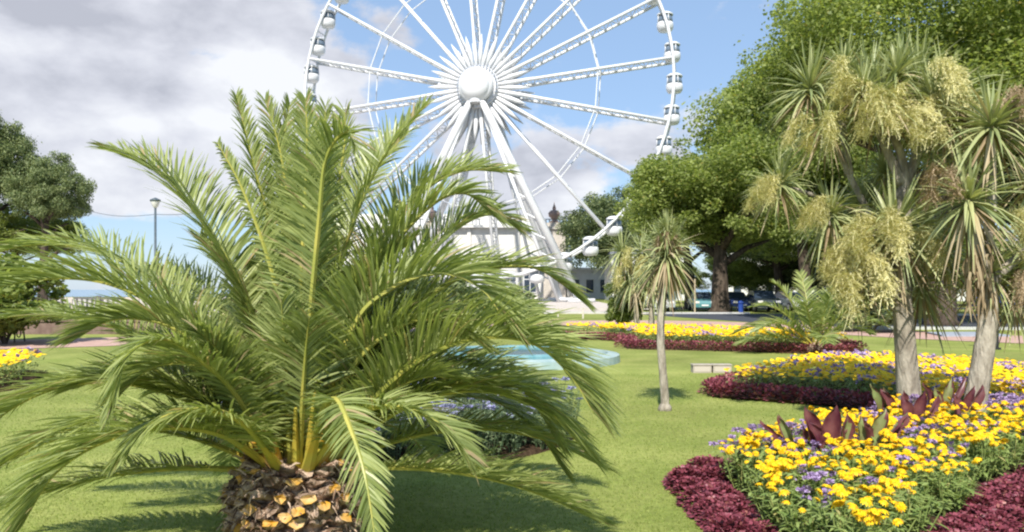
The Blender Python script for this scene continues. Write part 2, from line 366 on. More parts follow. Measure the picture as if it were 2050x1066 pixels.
tree('broadleaf_tree', 1381, 66, 1358, 405, 98, 108, 'leafy tree with a straight thin trunk behind the slim cordyline', CR[2], .42)
tree('broadleaf_tree', 2080, 44, 2090, 330, 230, 260, 'dark tree at the right edge behind the forked cordyline', CR[1], .6)
tree('broadleaf_tree', 1560, 84, 1540, 455, 150, 120, 'leafy tree in the distance, between the thick dark trunk and the young date palm', CR[1], .5)
tree('broadleaf_tree', 1730, 72, 1730, 440, 190, 140, 'leafy tree far behind the young date palm', CR[0], .5)
tree('broadleaf_tree', -10, 62, -25, 330, 88, 125, 'dark round-topped tree at the left edge of the photo', CR[1], .4)
tree('broadleaf_tree', 85, 62, 98, 388, 76, 90, 'smaller green bushy tree right of the dark tree on the left edge', CR[1], .35)
for bx, Y, cx, cy, rx, rz, lb in ((40, 66, 30, 472, 125, 70, 'dark bushes below the two trees at the left edge'), (1500, 92, 1500, 545, 95, 55, 'pale green bush far behind the parked cars'), (1640, 88, 1640, 550, 110, 60, 'bush far behind the parked cars, left of the thick cordyline trunk'),
                              (1340, 96, 1340, 560, 70, 45, 'bush in the far distance behind the slim cordyline'), (1840, 80, 1840, 540, 120, 75, 'bush beyond the road behind the largest tree trunk'),
                              (2010, 78, 2010, 535, 120, 75, 'bush beyond the road behind the blue van')):
    tree('background_bush', bx, Y, cx, cy, rx, rz, lb, CR[int(Y) % 3], .2, cat='bush')

def bush(px, Y, w, h, label, m=None, me=None):
    g = Vector(((px-1025)/F*Y, Y, 0)); t = tag(empty('shrub', g), label, 'shrub')
    cr = link('foliage', me or CR[1], t, (0, 0, h*.48)); cr.scale = (w/2, w/2*.8, h*.55); cr.rotation_euler = (0, 0, rnd(0, 6))
    s = MB()
    for k in range(5): s.tube([(0, 0, -.02), (cos(k*1.3)*w*.1, sin(k*1.3)*w*.1, h*.3), (cos(k*1.3)*w*.22, sin(k*1.3)*w*.22, h*.6)], [.05, .035, .015], 6)
    s.build('stem', M_trunk, t); return t
SB = crown_mesh('foliage', 60, 14000, .055, M_tree2, 9); SB2 = crown_mesh('foliage', 50, 12000, .06, M_tree, 10)
bush(10, 24, 4.4, 2.9, 'yellow green shrub behind the big palm at the left edge', me=SB2)
bush(720, 30, 5.0, 2.6, 'dark shrub behind the middle of the big palm', me=SB)
bush(860, 27, 4.0, 2.3, 'dark shrub behind the big palm, left of the turquoise pond', me=SB)
bush(560, 33, 5.0, 2.2, 'dark shrub behind the crown of the big palm', me=SB)
bush(1000, 34, 3.6, 1.9, 'dark shrub at the back of the garden below the pavilion', me=SB)
bush(1745, 31, 4.2, 1.7, 'low dark shrub behind the young date palm', me=SB)
bush(1250, 31, 2.0, 2.4, 'yellow green shrub left of the slim cordyline', me=SB2)

# ------------------------------------------------------------------ ferris wheel
def ferris_wheel():
    C = Vector((-4.07, 106, 28.2)); yaw = .243; RR = 25.2
    u = Vector((cos(yaw), -sin(yaw), 0)); n = Vector((-sin(yaw), -cos(yaw), 0)); z = Vector((0, 0, 1))
    t = tag(empty('ferris_wheel', (C.x, C.y, 0)), 'giant white ferris wheel with lattice spokes rising behind the garden', 'ferris wheel')
    O = C-Vector((C.x, C.y, 0))
    def pt(r, a, d): return O+u*(r*cos(a))+z*(r*sin(a))+n*d
    w = 1.25; A0 = R(5.2)
    rim = MB()
    for s in (-1, 1):
        rim.tube([pt(RR, A0+k*pi/40, s*w) for k in range(81)], .2, 8, cap=False)
    for k in range(40): rim.tube([pt(RR, A0+k*pi/20, -w), pt(RR, A0+k*pi/20, w)], .1, 6)
    rim.build('rim', M_white, t, smooth=True)
    ring = MB()
    for s in (-1, 1):
        for k in range(20): ring.tube([pt(15.8, A0+k*pi/10, s*w), pt(15.8, A0+(k+1)*pi/10, s*w)], .085, 5)
    ring.build('tie_ring', M_white, t)
    sp0 = MB()
    pr = lambda r: 1.5+(w-1.5)*min(1, r/RR)
    for s in (-1, 1):
        sp0.tube([u*2.2+n*s*pr(2.2), u*4+n*s*pr(4), u*8+n*s*pr(8), u*(RR-.1)+n*s*w], [.2, .30, .21, .19], 7)
    N = 22
    for k in range(N):
        r0 = 5+(RR-5)*k/N; r1 = 5+(RR-5)*(k+1)/N; s = 1 if k % 2 else -1
        sp0.tube([u*r0+n*s*pr(r0), u*r1-n*s*pr(r1)], .085, 4, cap=False)
        sp0.tube([u*r0+n*pr(r0), u*r0-n*pr(r0)], .06, 4, cap=False)
    me = sp0.mesh('spoke', M_white, True)
    st = MB()
    st.tube([u*2.3, u*4.6, u*5.7, u*7.0], [.10, .33, .27, .04], 8)
    me2 = st.mesh('hub_strut', M_white, True)
    for k in range(20):
        q = Matrix.Rotation(-(A0+k*pi/10), 4, -n)    # turn about the axle
        for m_, a, off in ((me, A0+k*pi/10, 0), (me2, A0+(k+.5)*pi/10, 1.5), (me2, A0+(k+.5)*pi/10, -1.5)):
            o = link(m_.name.split('.')[0], m_, t, O+n*off)
            x = u*cos(a)+z*sin(a); B = Matrix((x, n, x.cross(n))).transposed(); B0 = Matrix((u, n, u.cross(n))).transposed()
            o.rotation_euler = (B@B0.inverted()).to_euler()
    hub = MB()
    hub.lathe([(2.2, -2.2), (2.7, -2.1), (2.7, -1.5), (2.2, -1.4), (2.2, 1.4), (2.8, 1.5), (2.8, 1.95), (2.5, 2.1)], 40, O, axis=n)
    hub.tube([O+n*2.2, O-n*3.9], .75, 16); hub.tube([O+n*2.6-z*2.3, O+n*2.6+z*.5], .9, 12)
    hub.build('hub', M_white, t, smooth=False)
    cap = MB(); cap.lathe([(2.3, 2.2), (2.3, 3.0), (2.0, 3.1), (1.98, 3.12), (1.93, 3.3), (1.7, 3.6), (1.25, 3.85), (.7, 4.0), (.01, 4.05)], 40, O, axis=n); cap.build('hub_cap', M_white, t, smooth=True)
    bl = MB(); bl.lathe([(2.52, 1.97), (2.74, 1.97), (2.74, 2.03), (2.52, 2.03)], 40, O, axis=n)
    for k in range(36):
        a = k*pi/18; bl.tube([pt(2.66, a, 1.95), pt(2.66, a, 2.35)], .1, 6)
    bl.build('bolt_ring', M_chrome, t)
    # legs
    def W_(px, py, Y): return PX(px, py, Y)-Vector((C.x, C.y, 0))
    for top, foot, r in ((O+n*2.6-z*1.9+u*.7, W_(1163, 604, 102), .52), (O+n*2.6-z*1.9-u*.7, W_(745, 604, 102), .52), (O-n*3.5, W_(1122, 603, 112), .5), (O-n*3.5, W_(808, 603, 112), .5)):
        lg = MB(); foot.z = 0; lg.tube([foot, foot.lerp(top, .9), top], [r, r, r*.8], 12)
        d = (top-foot); sd_ = Vector((1, 0, 0)) if foot.x < 0 else Vector((-1, 0, 0))
        f2 = foot+sd_*2.8; lg.tube([f2, f2.lerp(top, .93)], [r*.45, r*.45], 8)
        for k in range(1, 9): lg.tube([foot.lerp(top, k/10), f2.lerp(top, (k+.5)/10*.97)], .13, 5, cap=False)
        lg.box(foot+Vector((0, 0, .25)), (3.4, 2.4, .5))
        lg.build('support_leg', M_white, t, smooth=True)
    # gondolas
    tub = MB(); tub.lathe([(.25, -1.5), (.8, -1.42), (1.02, -1.1), (1.06, -.62), (1.0, -.35)], 14)
    tubm = tub.mesh('gondola', M_white, True)
    gl = MB(); gl.lathe([(.98, -.35), (.95, .05), (.84, .55)], 14)
    glm = gl.mesh('window', M_gglass, True)
    rf = MB(); rf.lathe([(.84, .55), (1.02, .58), (1.0, .75), (.6, .98), (.12, 1.05)], 14); rf.tube([(-1.2, 0, .35), (1.2, 0, .35)], .09, 6)
    for k in range(4): rf.tube([(cos(k*pi/2+.5)*1.0, sin(k*pi/2+.5)*1.0, -.4), (cos(k*pi/2+.5)*.92, sin(k*pi/2+.5)*.92, .6)], .06, 5)
    rfm = rf.mesh('roof', M_white, True)
    for k in range(40):
        a = R(8.4)+k*pi/20; p = pt(RR, a, 0)
        g = link('gondola', tubm, t, p+Vector((0, 0, -.2))); g.rotation_euler = (0, 0, -yaw+pi/2)
        link('window', glm, g); link('roof', rfm, g)
ferris_wheel()

# ------------------------------------------------------------------ pavilion and far buildings
def pavilion():
    Y = 141; x0, x1, H = -34.0, 8.6, 11.2
    t = tag(empty('pavilion', (0, Y, 0)), 'long white seafront pavilion with balustraded roof below the ferris wheel', 'building'); t.scale = (1.12,)*3
    w = MB(); w.box(((x0+x1)/2, 7, H/2), (x1-x0, 14, H)); w.build('wall', M_wall, t)
    c = MB(); c.box(((x0+x1)/2, 6.8, H+.2), (x1-x0+1.2, 15.6, .4)); c.box(((x0+x1)/2, -.12, 5.4), (x1-x0+.3, .5, .35)); c.build('cornice', M_wall, t)
    ro = MB(); ro.box(((x0+x1)/2, 8, H+1.5), (x1-x0-8, 8, 2.2)); ro.build('roof_storey', M_wall, t)
    bl = MB()
    n = int((x1-x0)/.55)
    for k in range(n): bl.box((x0+.3+k*.55, -.6, H+.85), (.2, .2, .8))
    bl.box(((x0+x1)/2, -.6, H+1.33), (x1-x0, .35, .16)); bl.build('balustrade', M_wall, t)
    for k in range(11):
        x = x0+2.2+k*3.85
        for z0, hh in ((1, 3.2),):
            g = MB(); g.box((x, -.03, z0+hh/2), (1.9, .1, hh)); wd = g.build('window', M_glass, t)
            f = MB()
            for dx in (-.98, 0, .98): f.box((x+dx, -.1, z0+hh/2), (.12, .1, hh+.1))
            for dz in (0, hh*.65, hh): f.box((x, -.095, z0+dz), (2.1, .09, .12))
            f.build('window_frame', M_white, wd)
        p = MB(); p.box((x+1.92, -.15, 5.6), (.55, .4, 11.1)); p.build('pilaster', M_wall, t)
    for xx in (6.6, -12.5):
        tw = MB(); tw.box((xx, -1.4, 5.4), (3.4, 2.6, 10.8)); tw.box((xx, -1.4, 11.0), (4.0, 3.2, .4)); tw.box((xx, -1.4, 11.5), (2.4, 2.0, .7)); o = tw.build('corner_pier', M_stone, t)
        ur = MB(); ur.lathe([(.8, 11.85), (.75, 12.1), (.35, 12.3), (.4, 12.5), (.85, 12.9), (.95, 13.4), (.6, 13.8), (.25, 13.9), (.3, 14.2), (.1, 14.7), (.02, 15.2)], 14, (xx, -1.4, 0)); ur.build('urn', M_urn, o, smooth=True)
    an = MB(); an.box((12.2, 3, 2.3), (7.2, 8, 4.6)); an.box((12.2, 2.9, 4.75), (7.8, 8.8, .3)); an.build('annex', M_wall, t)
    for x in (10, 12.2, 14.4):
        g = MB(); g.box((x, -1.02, 2.0), (1.1, .1, 2.0)); g.build('window', M_glass, t)
pavilion()
def house(x, Y, w, d, h, label, roofm):
    t = tag(empty('town_house', (x, Y, 0)), label, 'house'); b = MB(); b.box((0, d/2, h/2), (w, d, h)); b.build('wall', M_wall, t)
    r = MB(); r.add([(-w/2-.3, -.3, h), (w/2+.3, -.3, h), (w/2+.3, d+.3, h), (-w/2-.3, d+.3, h), (-w/2+1, d/2, h+2.2), (w/2-1, d/2, h+2.2)], [(0, 1, 5, 4), (1, 2, 5), (2, 3, 4, 5), (3, 0, 4), (3, 2, 1, 0)]); r.build('roof', roofm, t)
    for i in range(int(w/2.4)):
        for j in range(int(h/3)):
            g = MB(); g.box((-w/2+1.4+i*2.4, -.02, 1.7+j*3), (1.1, .1, 1.5)); g.build('window', M_glass, t)
house(21, 120, 12, 9, 7, 'white house with a slate roof right of the pavilion, behind the trees', M_slate)
house(40, 118, 16, 9, 8.5, 'wide white house far behind the parked cars', M_slate)
house(64, 112, 16, 9, 8.5, 'white house far behind the trees on the right', M_slate)
# hill far right behind the trees
hb = MB(); hb.add([(45, 150, -1), (400, 120, -1), (400, 320, -1), (45, 220, -1), (110, 175, 12), (300, 190, 34), (380, 190, 30)], [(0, 1, 6, 5, 4), (1, 2, 6), (2, 3, 4, 5, 6), (3, 0, 4)])
tag(hb.build('hill', mat('hill_green', (.06, .09, .035), (.09, .12, .05), rough=1, scale=.2)), kind='structure')

# balustrade along the promenade, low brown wall, knee rail
def rail_run(name, a, b_, post_h, step, pr, rails, m, label, cat, baluster=False):
    a = Vector(a); b_ = Vector(b_); t = tag(empty(name, a), label, cat); d = b_-a; n = max(1, int(d.length/step)); dn = d.normalized()
    ang = Matrix.Rotation(math.atan2(d.y, d.x), 3, 'Z')
    for k in range(n+1):
        p = MB(); q = d*(k/n); p.box(q+Vector((0, 0, post_h/2)), (pr, pr, post_h), rot=ang)
        if baluster: p.lathe([(pr*.6, post_h), (pr*.7, post_h+.08), (.05, post_h+.14)], 8, q)
        p.build('post', m, t)
    r = MB()
    for z, th in rails: r.box(d/2+Vector((0, 0, z)), (d.length, th, th), rot=ang)
    if baluster:
        k = 0
        while k*.42 < d.length: r.box(dn*(k*.42)+Vector((0, 0, post_h*.5)), (.13, .13, post_h*.8), rot=ang); k += 1
    r.build('rail', m, t); return t
rail_run('balustrade', (-46, 66, 0), (-8, 68, 0), 1.0, 3.6, .4, ((.12, .16), (.92, .16)), M_stone, 'pale stone seafront balustrade across the promenade on the left', 'balustrade', True)
rail_run('knee_rail', (2.6, 45, 0), (8.2, 44.4, 0), .62, 1.4, .09, ((.3, .05), (.56, .05)), M_stone, 'low pale post and rail fence behind the far flower bed', 'fence')
rail_run('knee_rail', (27.5, 49.6, 0), (46, 48, 0), .8, 1.6, .12, ((.72, .06),), M_iron, 'low rail on dark posts beyond the road at the right edge', 'fence')
b = MB(); b.box((-19, 29.5, .24), (13.5, .4, .48)); b.box((-19, 29.5, .5), (13.7, .5, .07)); tag(b.build('low_wall', M_brick), 'low brown brick wall behind the path at the left edge', 'wall')

# ------------------------------------------------------------------ turquoise pond
def pond():
    c = Vector((.05, 18.6, 0)); r = 2.18
    t = tag(empty('garden_pond', c), 'low round garden pond with turquoise rim behind the big palm', 'pond')
    m = MB(); m.lathe([(r+.28, 0), (r+.26, .16), (r, .2), (r-.05, .05), (r-.5, .03)], 56); m.build('outer_rim', M_turq, t, smooth=False)
    m = MB(); m.lathe([(r-.55, 0), (r-.58, .2), (r-.62, .24), (r-.80, .24), (r-.84, .2), (r-.84, 0)], 56); m.build('inner_rim', M_turq_d, t)
    m = MB(); m.lathe([(.01, .14), (r-.85, .14), (r-.85, .15), (.01, .15)], 56); m.build('water', M_water, t)
pond()

# ------------------------------------------------------------------ street furniture
def lamp(px, top, Y, label, name='street_lamp'):
    f = Vector(((px-1025)/F*Y, Y, 0)); h = EYE+(HY-top)/F*Y; s = Y/54
    t = tag(empty(name, f), label, 'lamp'); p = MB(); p.tube([(0, 0, 0), (0, 0, .9), (0, 0, .95), (0, 0, h-.7*s)], [.13*s, .13*s, .09*s, .075*s], 10); p.build('pole', M_post, t, smooth=True)
    g = MB(); g.lathe([(.08*s, h-.7*s), (.17*s, h-.62*s), (.30*s, h-.30*s), (.31*s, h-.24*s)], 14); g.build('lantern', M_lamp, t, smooth=True)
    g = MB(); g.lathe([(.36*s, h-.24*s), (.33*s, h-.14*s), (.12*s, h-.04*s), (.03*s, h)], 14); g.build('lamp_cap', M_post, t, smooth=True)
lamp(311, 396, 50, 'dark street lamp with a pale bowl lantern above the left fronds')
def bollard():
    f = GD(1996, 700); t = tag(empty('path_light', f), 'slim dark path light with a flat grey cap beside the forked cordyline', 'lamp')
    m = MB(); m.tube([(0, 0, 0), (0, 0, .05), (0, 0, .051), (0, 0, 1.6)], [.1, .1, .045, .04], 10); m.build('pole', M_iron, t)
    m = MB(); m.lathe([(.05, 1.6), (.10, 1.63), (.11, 1.72), (.17, 1.73), (.17, 1.76), (.05, 1.8)], 14); m.build('lamp_head', mat('grey_blue_metal', (.25, .33, .38), rough=.5), t)
bollard()
b = MB(); a = PX(150, 414, 55); z = PX(311, 420, 50)+Vector((0, 0, -.3)); q = PX(470, 400, 50)
b.tube([a.lerp(z, k/12)-Vector((0, 0, .35*sin(pi*k/12))) for k in range(13)]+[z.lerp(q, k/12)-Vector((0, 0, .35*sin(pi*k/12))) for k in range(1, 13)], .014, 4)
tag(b.build('overhead_cable', M_iron), 'thin dark cable strung across the sky past the street lamp', 'cable')
def bench():
    f = Vector((-15.35, 24.6, 0)); t = tag(empty('park_bench', f, .1), 'black cast iron park bench beside the path at the left edge', 'bench')
    for x in (-1.5, 0.0):
        m = MB(); m.tube([(x, -.05, 0), (x, .0, .42), (x, -.02, .62), (x, .45, .62), (x, .5, .42), (x, .58, 0)], .025, 6); m.tube([(x, .5, .42), (x, .62, .85)], .025, 6)
        m.tube([(x, .22+.12*cos(k*pi/6), .28+.12*sin(k*pi/6)) for k in range(13)], .018, 5); m.build('bench_end', M_iron, t)
    m = MB()
    for k in range(5): m.box((-.75, .04+k*.1, .43), (1.5, .075, .03))
    m.build('seat', M_iron, t); m = MB()
    for k in range(4): m.box((-.75, .53+k*.025, .52+k*.09), (1.5, .03, .07))
    m.build('backrest', M_iron, t)
bench()
def flood():
    for i, (px, lb) in enumerate(((1406, 'left one of the two pale flat boxes lying on the lawn'), (1446, 'right one of the two pale flat boxes lying on the lawn'))):
        f = GD(px, 747); t = tag(empty('lawn_light', f), lb, 'light box', 'pale boxes on the lawn')
        m = MB(); m.box((0, .1, .075), (.36, .22, .15)); m.box((0, .1, .158), (.385, .245, .016)); m.build('housing', mat('box_cream', (.42, .37, .31), (.34, .30, .25), rough=.8, scale=8), t)
        m = MB(); m.box((0, -.012, .075), (.30, .008, .10)); m.build('front_plate', mat('box_plate', (.46, .41, .35), rough=.8), t)
flood()
def bin_():
    f = Vector(((1483-1025)/F*54, 54, 0)); t = tag(empty('litter_bin', f), 'bright blue litter bin standing by the road right of the thick trunk', 'bin'); BL = mat('blue_plastic', (.02, .06, .27), rough=.5)
    m = MB(); m.lathe([(.14, 0), (.16, .05), (.18, .66), (.19, .7)], 14); m.build('body', BL, t); m = MB(); m.lathe([(.2, .7), (.19, .78), (.11, .87), (.02, .9)], 14); m.build('lid', BL, t, smooth=True)
bin_()
b = MB(); b.tube([(0, 0, -.02), (0, 0, 2.4)], .06, 8); b.box((0, 0, 2.0), (.07, .07, .8))
tag(b.build('wooden_stake', mat('pale_wood', (.42, .34, .24), rough=.9), loc=Vector(((1391-1025)/F*57, 57, 0))), 'thin pale wooden stake left of the thick tree trunk', 'stake')

def car_meshes():
    prof = [(-2.1, .35), (-2.12, .62), (-2.0, .82), (-1.2, .95), (1.35, .98), (2.0, .92), (2.1, .7), (2.08, .35)]      # side view, nose at -x
    cab = [(-1.05, .95), (-.35, 1.42), (.9, 1.47), (1.75, .97)]
    body = MB(); n = len(prof)
    for h, in ((.84,),):
        ws = [.80, .86, .84, .80, .80, .82, .84, .80]
        vs = [(x, -w_, z) for (x, z), w_ in zip(prof, ws)]+[(x, w_, z) for (x, z), w_ in zip(prof, ws)]
        body.add(vs, [tuple(range(n)), tuple(reversed(range(n, 2*n)))]+[(i, n+i, n+(i+1) % n, (i+1) % n) for i in range(n)])
    body.add([(-.38, -.62, 1.43), (.92, -.62, 1.48), (.92, .62, 1.48), (-.38, .62, 1.43), (-.3, -.6, 1.37), (.85, -.6, 1.40), (.85, .6, 1.40), (-.3, .6, 1.37)], [(0, 1, 2, 3), (0, 4, 5, 1), (3, 2, 6, 7), (0, 3, 7, 4), (1, 5, 6, 2)])
    gl = MB(); vs = [(-1.05, -.74, .95), (-.38, -.62, 1.42), (.92, -.62, 1.46), (1.7, -.74, .97)]; vs += [(x, -y, z) for x, y, z in vs]
    gl.add(vs, [(0, 1, 2, 3), (7, 6, 5, 4), (0, 4, 5, 1), (1, 5, 6, 2), (2, 6, 7, 3), (3, 7, 4, 0)])
    ty = MB(); ty.lathe([(.2, -.1), (.31, -.1), (.33, -.06), (.33, .06), (.31, .1), (.2, .1)], 16, axis=(0, 1, 0))
    rm = MB(); rm.lathe([(.2, -.105), (.06, -.09), (.06, .09), (.2, .105)], 10, axis=(0, 1, 0))
    hl = MB(); hl.box((0, 0, 0), (.06, .32, .14)); pl = MB(); pl.box((0, 0, 0), (.03, .5, .11))
    return body, gl, ty, rm, hl, pl
cb, cg, cty, crm, chl, cpl = car_meshes()
CG = cg.mesh('windows', M_glass); CT = cty.mesh('wheel', M_rubber, True); CRm = crm.mesh('rim', M_chrome); CH = chl.mesh('headlight', M_lamp); CP = cpl.mesh('number_plate', M_white)
def car(x, Y, rz, col, label, sc=1.0):
    t = tag(empty('parked_car', (x, Y, 0), rz), label, 'car', 'cars parked behind the trees'); t.scale = (sc, sc, sc)
    link('body', cb.mesh('body', mat('car_paint', col, rough=.2, spec=.7)), t); link('windows', CG, t)
    for wx in (-1.35, 1.3):
        for wy in (-.76, .76): o = link('wheel', CT, t, (wx, wy, .33)); link('rim', CRm, o)
    for wy in (-.58, .58): link('headlight', CH, t, (-2.1, wy, .72))
    link('number_plate', CP, t, (-2.12, 0, .5))
for px, Y, rz, col, lb, sc in ((1322, 60, 1.5, (.35, .38, .42), 'silver car parked left of the straight thin trunk', 1), (1405, 60, 1.45, (.08, .22, .25), 'teal car parked between the two tree trunks', 1.0), (1470, 61, 1.6, (.02, .04, .16), 'dark blue car parked just right of the thick trunk', 1.0),
                           (1525, 59, 1.5, (.03, .04, .05), 'black car parked right of the blue bin', 1.08), (1583, 62, 1.7, (.55, .57, .6), 'pale silver car parked left of the young date palm', 1.0), (1640, 58, 1.35, (.05, .09, .16), 'dark grey blue car behind the young date palm', 1.0),
                           (1262, 63, 1.6, (.6, .6, .6), 'white car parked behind the yellow green shrub', 1)):
    car((px-1025)/F*Y, Y, rz, col, lb, sc)
def van():
    t = tag(empty('parked_van', ((2030-1025)/F*58, 58, 0), 0), 'deep blue van parked beyond the road at the right edge', 'van'); BV = mat('van_paint', (.015, .04, .28), rough=.25, spec=.6)
    m = MB(); pf = [(-2.6, .4), (-2.6, 1.0), (-2.0, 1.15), (-1.5, 1.9), (-1.2, 2.0), (2.4, 2.0), (2.5, .4)]; n = len(pf)
    m.add([(x, -.95, z) for x, z in pf]+[(x, .95, z) for x, z in pf], [tuple(range(n)), tuple(reversed(range(n, 2*n)))]+[(i, n+i, n+(i+1) % n, (i+1) % n) for i in range(n)]); m.build('body', BV, t)
    m = MB(); m.box((-1.0, 0, 1.5), (.8, 1.93, .5)); m.box((.4, 0, 1.5), (1.5, 1.93, .5)); m.build('windows', M_glass, t)
    for wx in (-1.7, 1.6):
        for wy in (-.85, .85): o = link('wheel', CT, t, (wx, wy, .33)); link('rim', CRm, o)
van()
def person():
    Y = 46.0; f = Vector(((1843-1025)/F*Y, Y, 0)); t = tag(empty('person', f, .3), 'person in a pink top and cream trousers standing by the road', 'person')
    sk = [(0, 0, .92, .13), (0, 0, 1.1, .13), (0, 0, 1.32, .16), (0, 0, 1.44, .07), (0, 0, 1.52, .055), (0, -.01, 1.62, .095), (0, 0, 1.72, .06),
          (.18, 0, 1.38, .055), (.25, .02, 1.12, .042), (.26, -.06, .88, .032), (-.18, 0, 1.38, .055), (-.25, .02, 1.12, .042), (-.26, -.06, .88, .032),
          (.10, 0, .85, .095), (.11, .02, .48, .062), (.12, .04, .08, .04), (.12, -.1, .04, .04), (-.10, 0, .85, .095), (-.11, -.02, .48, .062), (-.12, .0, .08, .04), (-.12, -.14, .04, .04)]
    ed = [(0, 1), (1, 2), (2, 3), (3, 4), (4, 5), (5, 6), (2, 7), (7, 8), (8, 9), (2, 10), (10, 11), (11, 12), (0, 13), (13, 14), (14, 15), (15, 16), (0, 17), (17, 18), (18, 19), (19, 20)]
    me = bpy.data.meshes.new('body'); me.from_pydata([s[:3] for s in sk], ed, []); o = link('body', me, t)
    me.materials.append(mat('skin', (.55, .36, .27), rough=.6))
    sm = o.modifiers.new('skin', 'SKIN'); ss = o.modifiers.new('sub', 'SUBSURF'); ss.levels = ss.render_levels = 1
    for v, s in zip(me.skin_vertices[0].data, sk): v.radius = (s[3], s[3]*.8)
    me.skin_vertices[0].data[0].use_root = True
    m = MB(); m.tube([(0, 0, .88), (0, 0, 1.1), (0, 0, 1.33), (0, 0, 1.43)], [.175, .17, .21, .09], 12, flat=.75)
    for s in (-1, 1): m.tube([(s*.15, 0, 1.4), (s*.22, .01, 1.18)], [.075, .06], 8)
    m.build('top', mat('pink_cloth', (.62, .25, .33), rough=.9), t, smooth=True)
    m = MB()
    for s in (-1, 1): m.tube([(s*.07, 0, .93), (s*.105, 0, .8), (s*.11, .01, .48), (s*.12, .02, .1)], [.12, .125, .085, .07], 10)
    m.build('trousers', mat('cream_cloth', (.62, .56, .46), rough=.9), t, smooth=True)
    m = MB(); m.lathe([(.10, 1.60), (.115, 1.68), (.10, 1.76), (.04, 1.80)], 12, (0, .02, 0)); m.build('hair', mat('brown_hair', (.05, .03, .02), rough=.8), t, smooth=True)
person()

# ------------------------------------------------------------------ palms
def frond_into(mb, P, wscale=1.0, npair=190, lmax=.36, start=.19, droop=.5, fold=.5, roll=0.0, rib=.020, fresh=1.0, lw=.0128):
    """P: control points of the rib (local coordinates). Material slots: 0 rib, 1 leaflet, 2 petiole base"""
    n = 44; c = crom(P, n); L_ = sum((c[i+1]-c[i]).length for i in range(n-1))
    # arc length parameter
    s = [0]
    for i in range(n-1): s.append(s[-1]+(c[i+1]-c[i]).length)
    def at(t):
        d = t*L_
        for i in range(n-1):
            if s[i+1] >= d or i == n-2:
                u = (d-s[i])/max(1e-6, s[i+1]-s[i]); return c[i].lerp(c[i+1], min(1, u)), (c[i+1]-c[i]).normalized()
    k0 = max(2, int(n*.14))
    mb.tube(c[:k0+1], [rib*(2.2-1.1*i/k0) for i in range(k0+1)], 6, 2, flat=.7)
    mb.tube(c[k0:], [max(.002, rib*1.1*(1-(i/(n-k0)))**.8) for i in range(n-k0)], 5, 0, flat=.8)
    # side vector: steady along the rib
    chord = c[n//2]-c[0]; side0 = Vector((chord.y, -chord.x, 0))
    if side0.length < .05: side0 = Vector((1, 0, 0))
    side0.normalize()
    if roll: side0 = Matrix.Rotation(roll, 3, chord.normalized())@side0
    prev = side0
    tot = 1-start
    for k in range(npair):
        f = (k+.5)/npair; t = start+tot*f*.995; p, T = at(t)
        sd_ = (prev-T*prev.dot(T))
        if sd_.length < 1e-3: sd_ = side0.copy()
        sd_.normalize(); prev = sd_; N = sd_.cross(T); 
        if k == 0 and N.z < 0 and abs(T.z) < .8: pass
        ln = lmax*wscale*1.34*(.45+.55*min(1, f*3.4))*(1-.66*max(0, (f-.45)/.55)**1.7)
        if f < .06: ln *= .55
        ang = R(66-32*f)
        for sg in (-1, 1):
            l = ln*rnd(.86, 1.1); v = fold+rnd(-.22, .22); a = ang+rnd(-.12, .12)
            d = T*cos(a)+(sd_*sg*cos(v)+N*sin(v))*sin(a); d.normalize()
            pts = []; dr = droop*rnd(.6, 1.4)
            for j in range(4):
                q = j/3; pts.append(p+d*l*q+Vector((0, 0, -1))*dr*l*q*q*.5)
            w = lw*rnd(.8, 1.15); ws = [w*.6, w, w*.85, w*.12]
            up = d.cross(sd_); up = (N if up.length < .05 else up.normalized())
            bs = T.cross(d) ; bs = bs.normalized() if bs.length > .05 else sd_
            across = d.cross(bs).normalized()     # blade lies roughly in the plane of rib and leaflet
            across = (across*.75+bs*rnd(-.6, .6)).normalized()
            mb.strip(pts, ws, across, 1)
MF = [M_palm_rib, M_palm, M_palm_base]
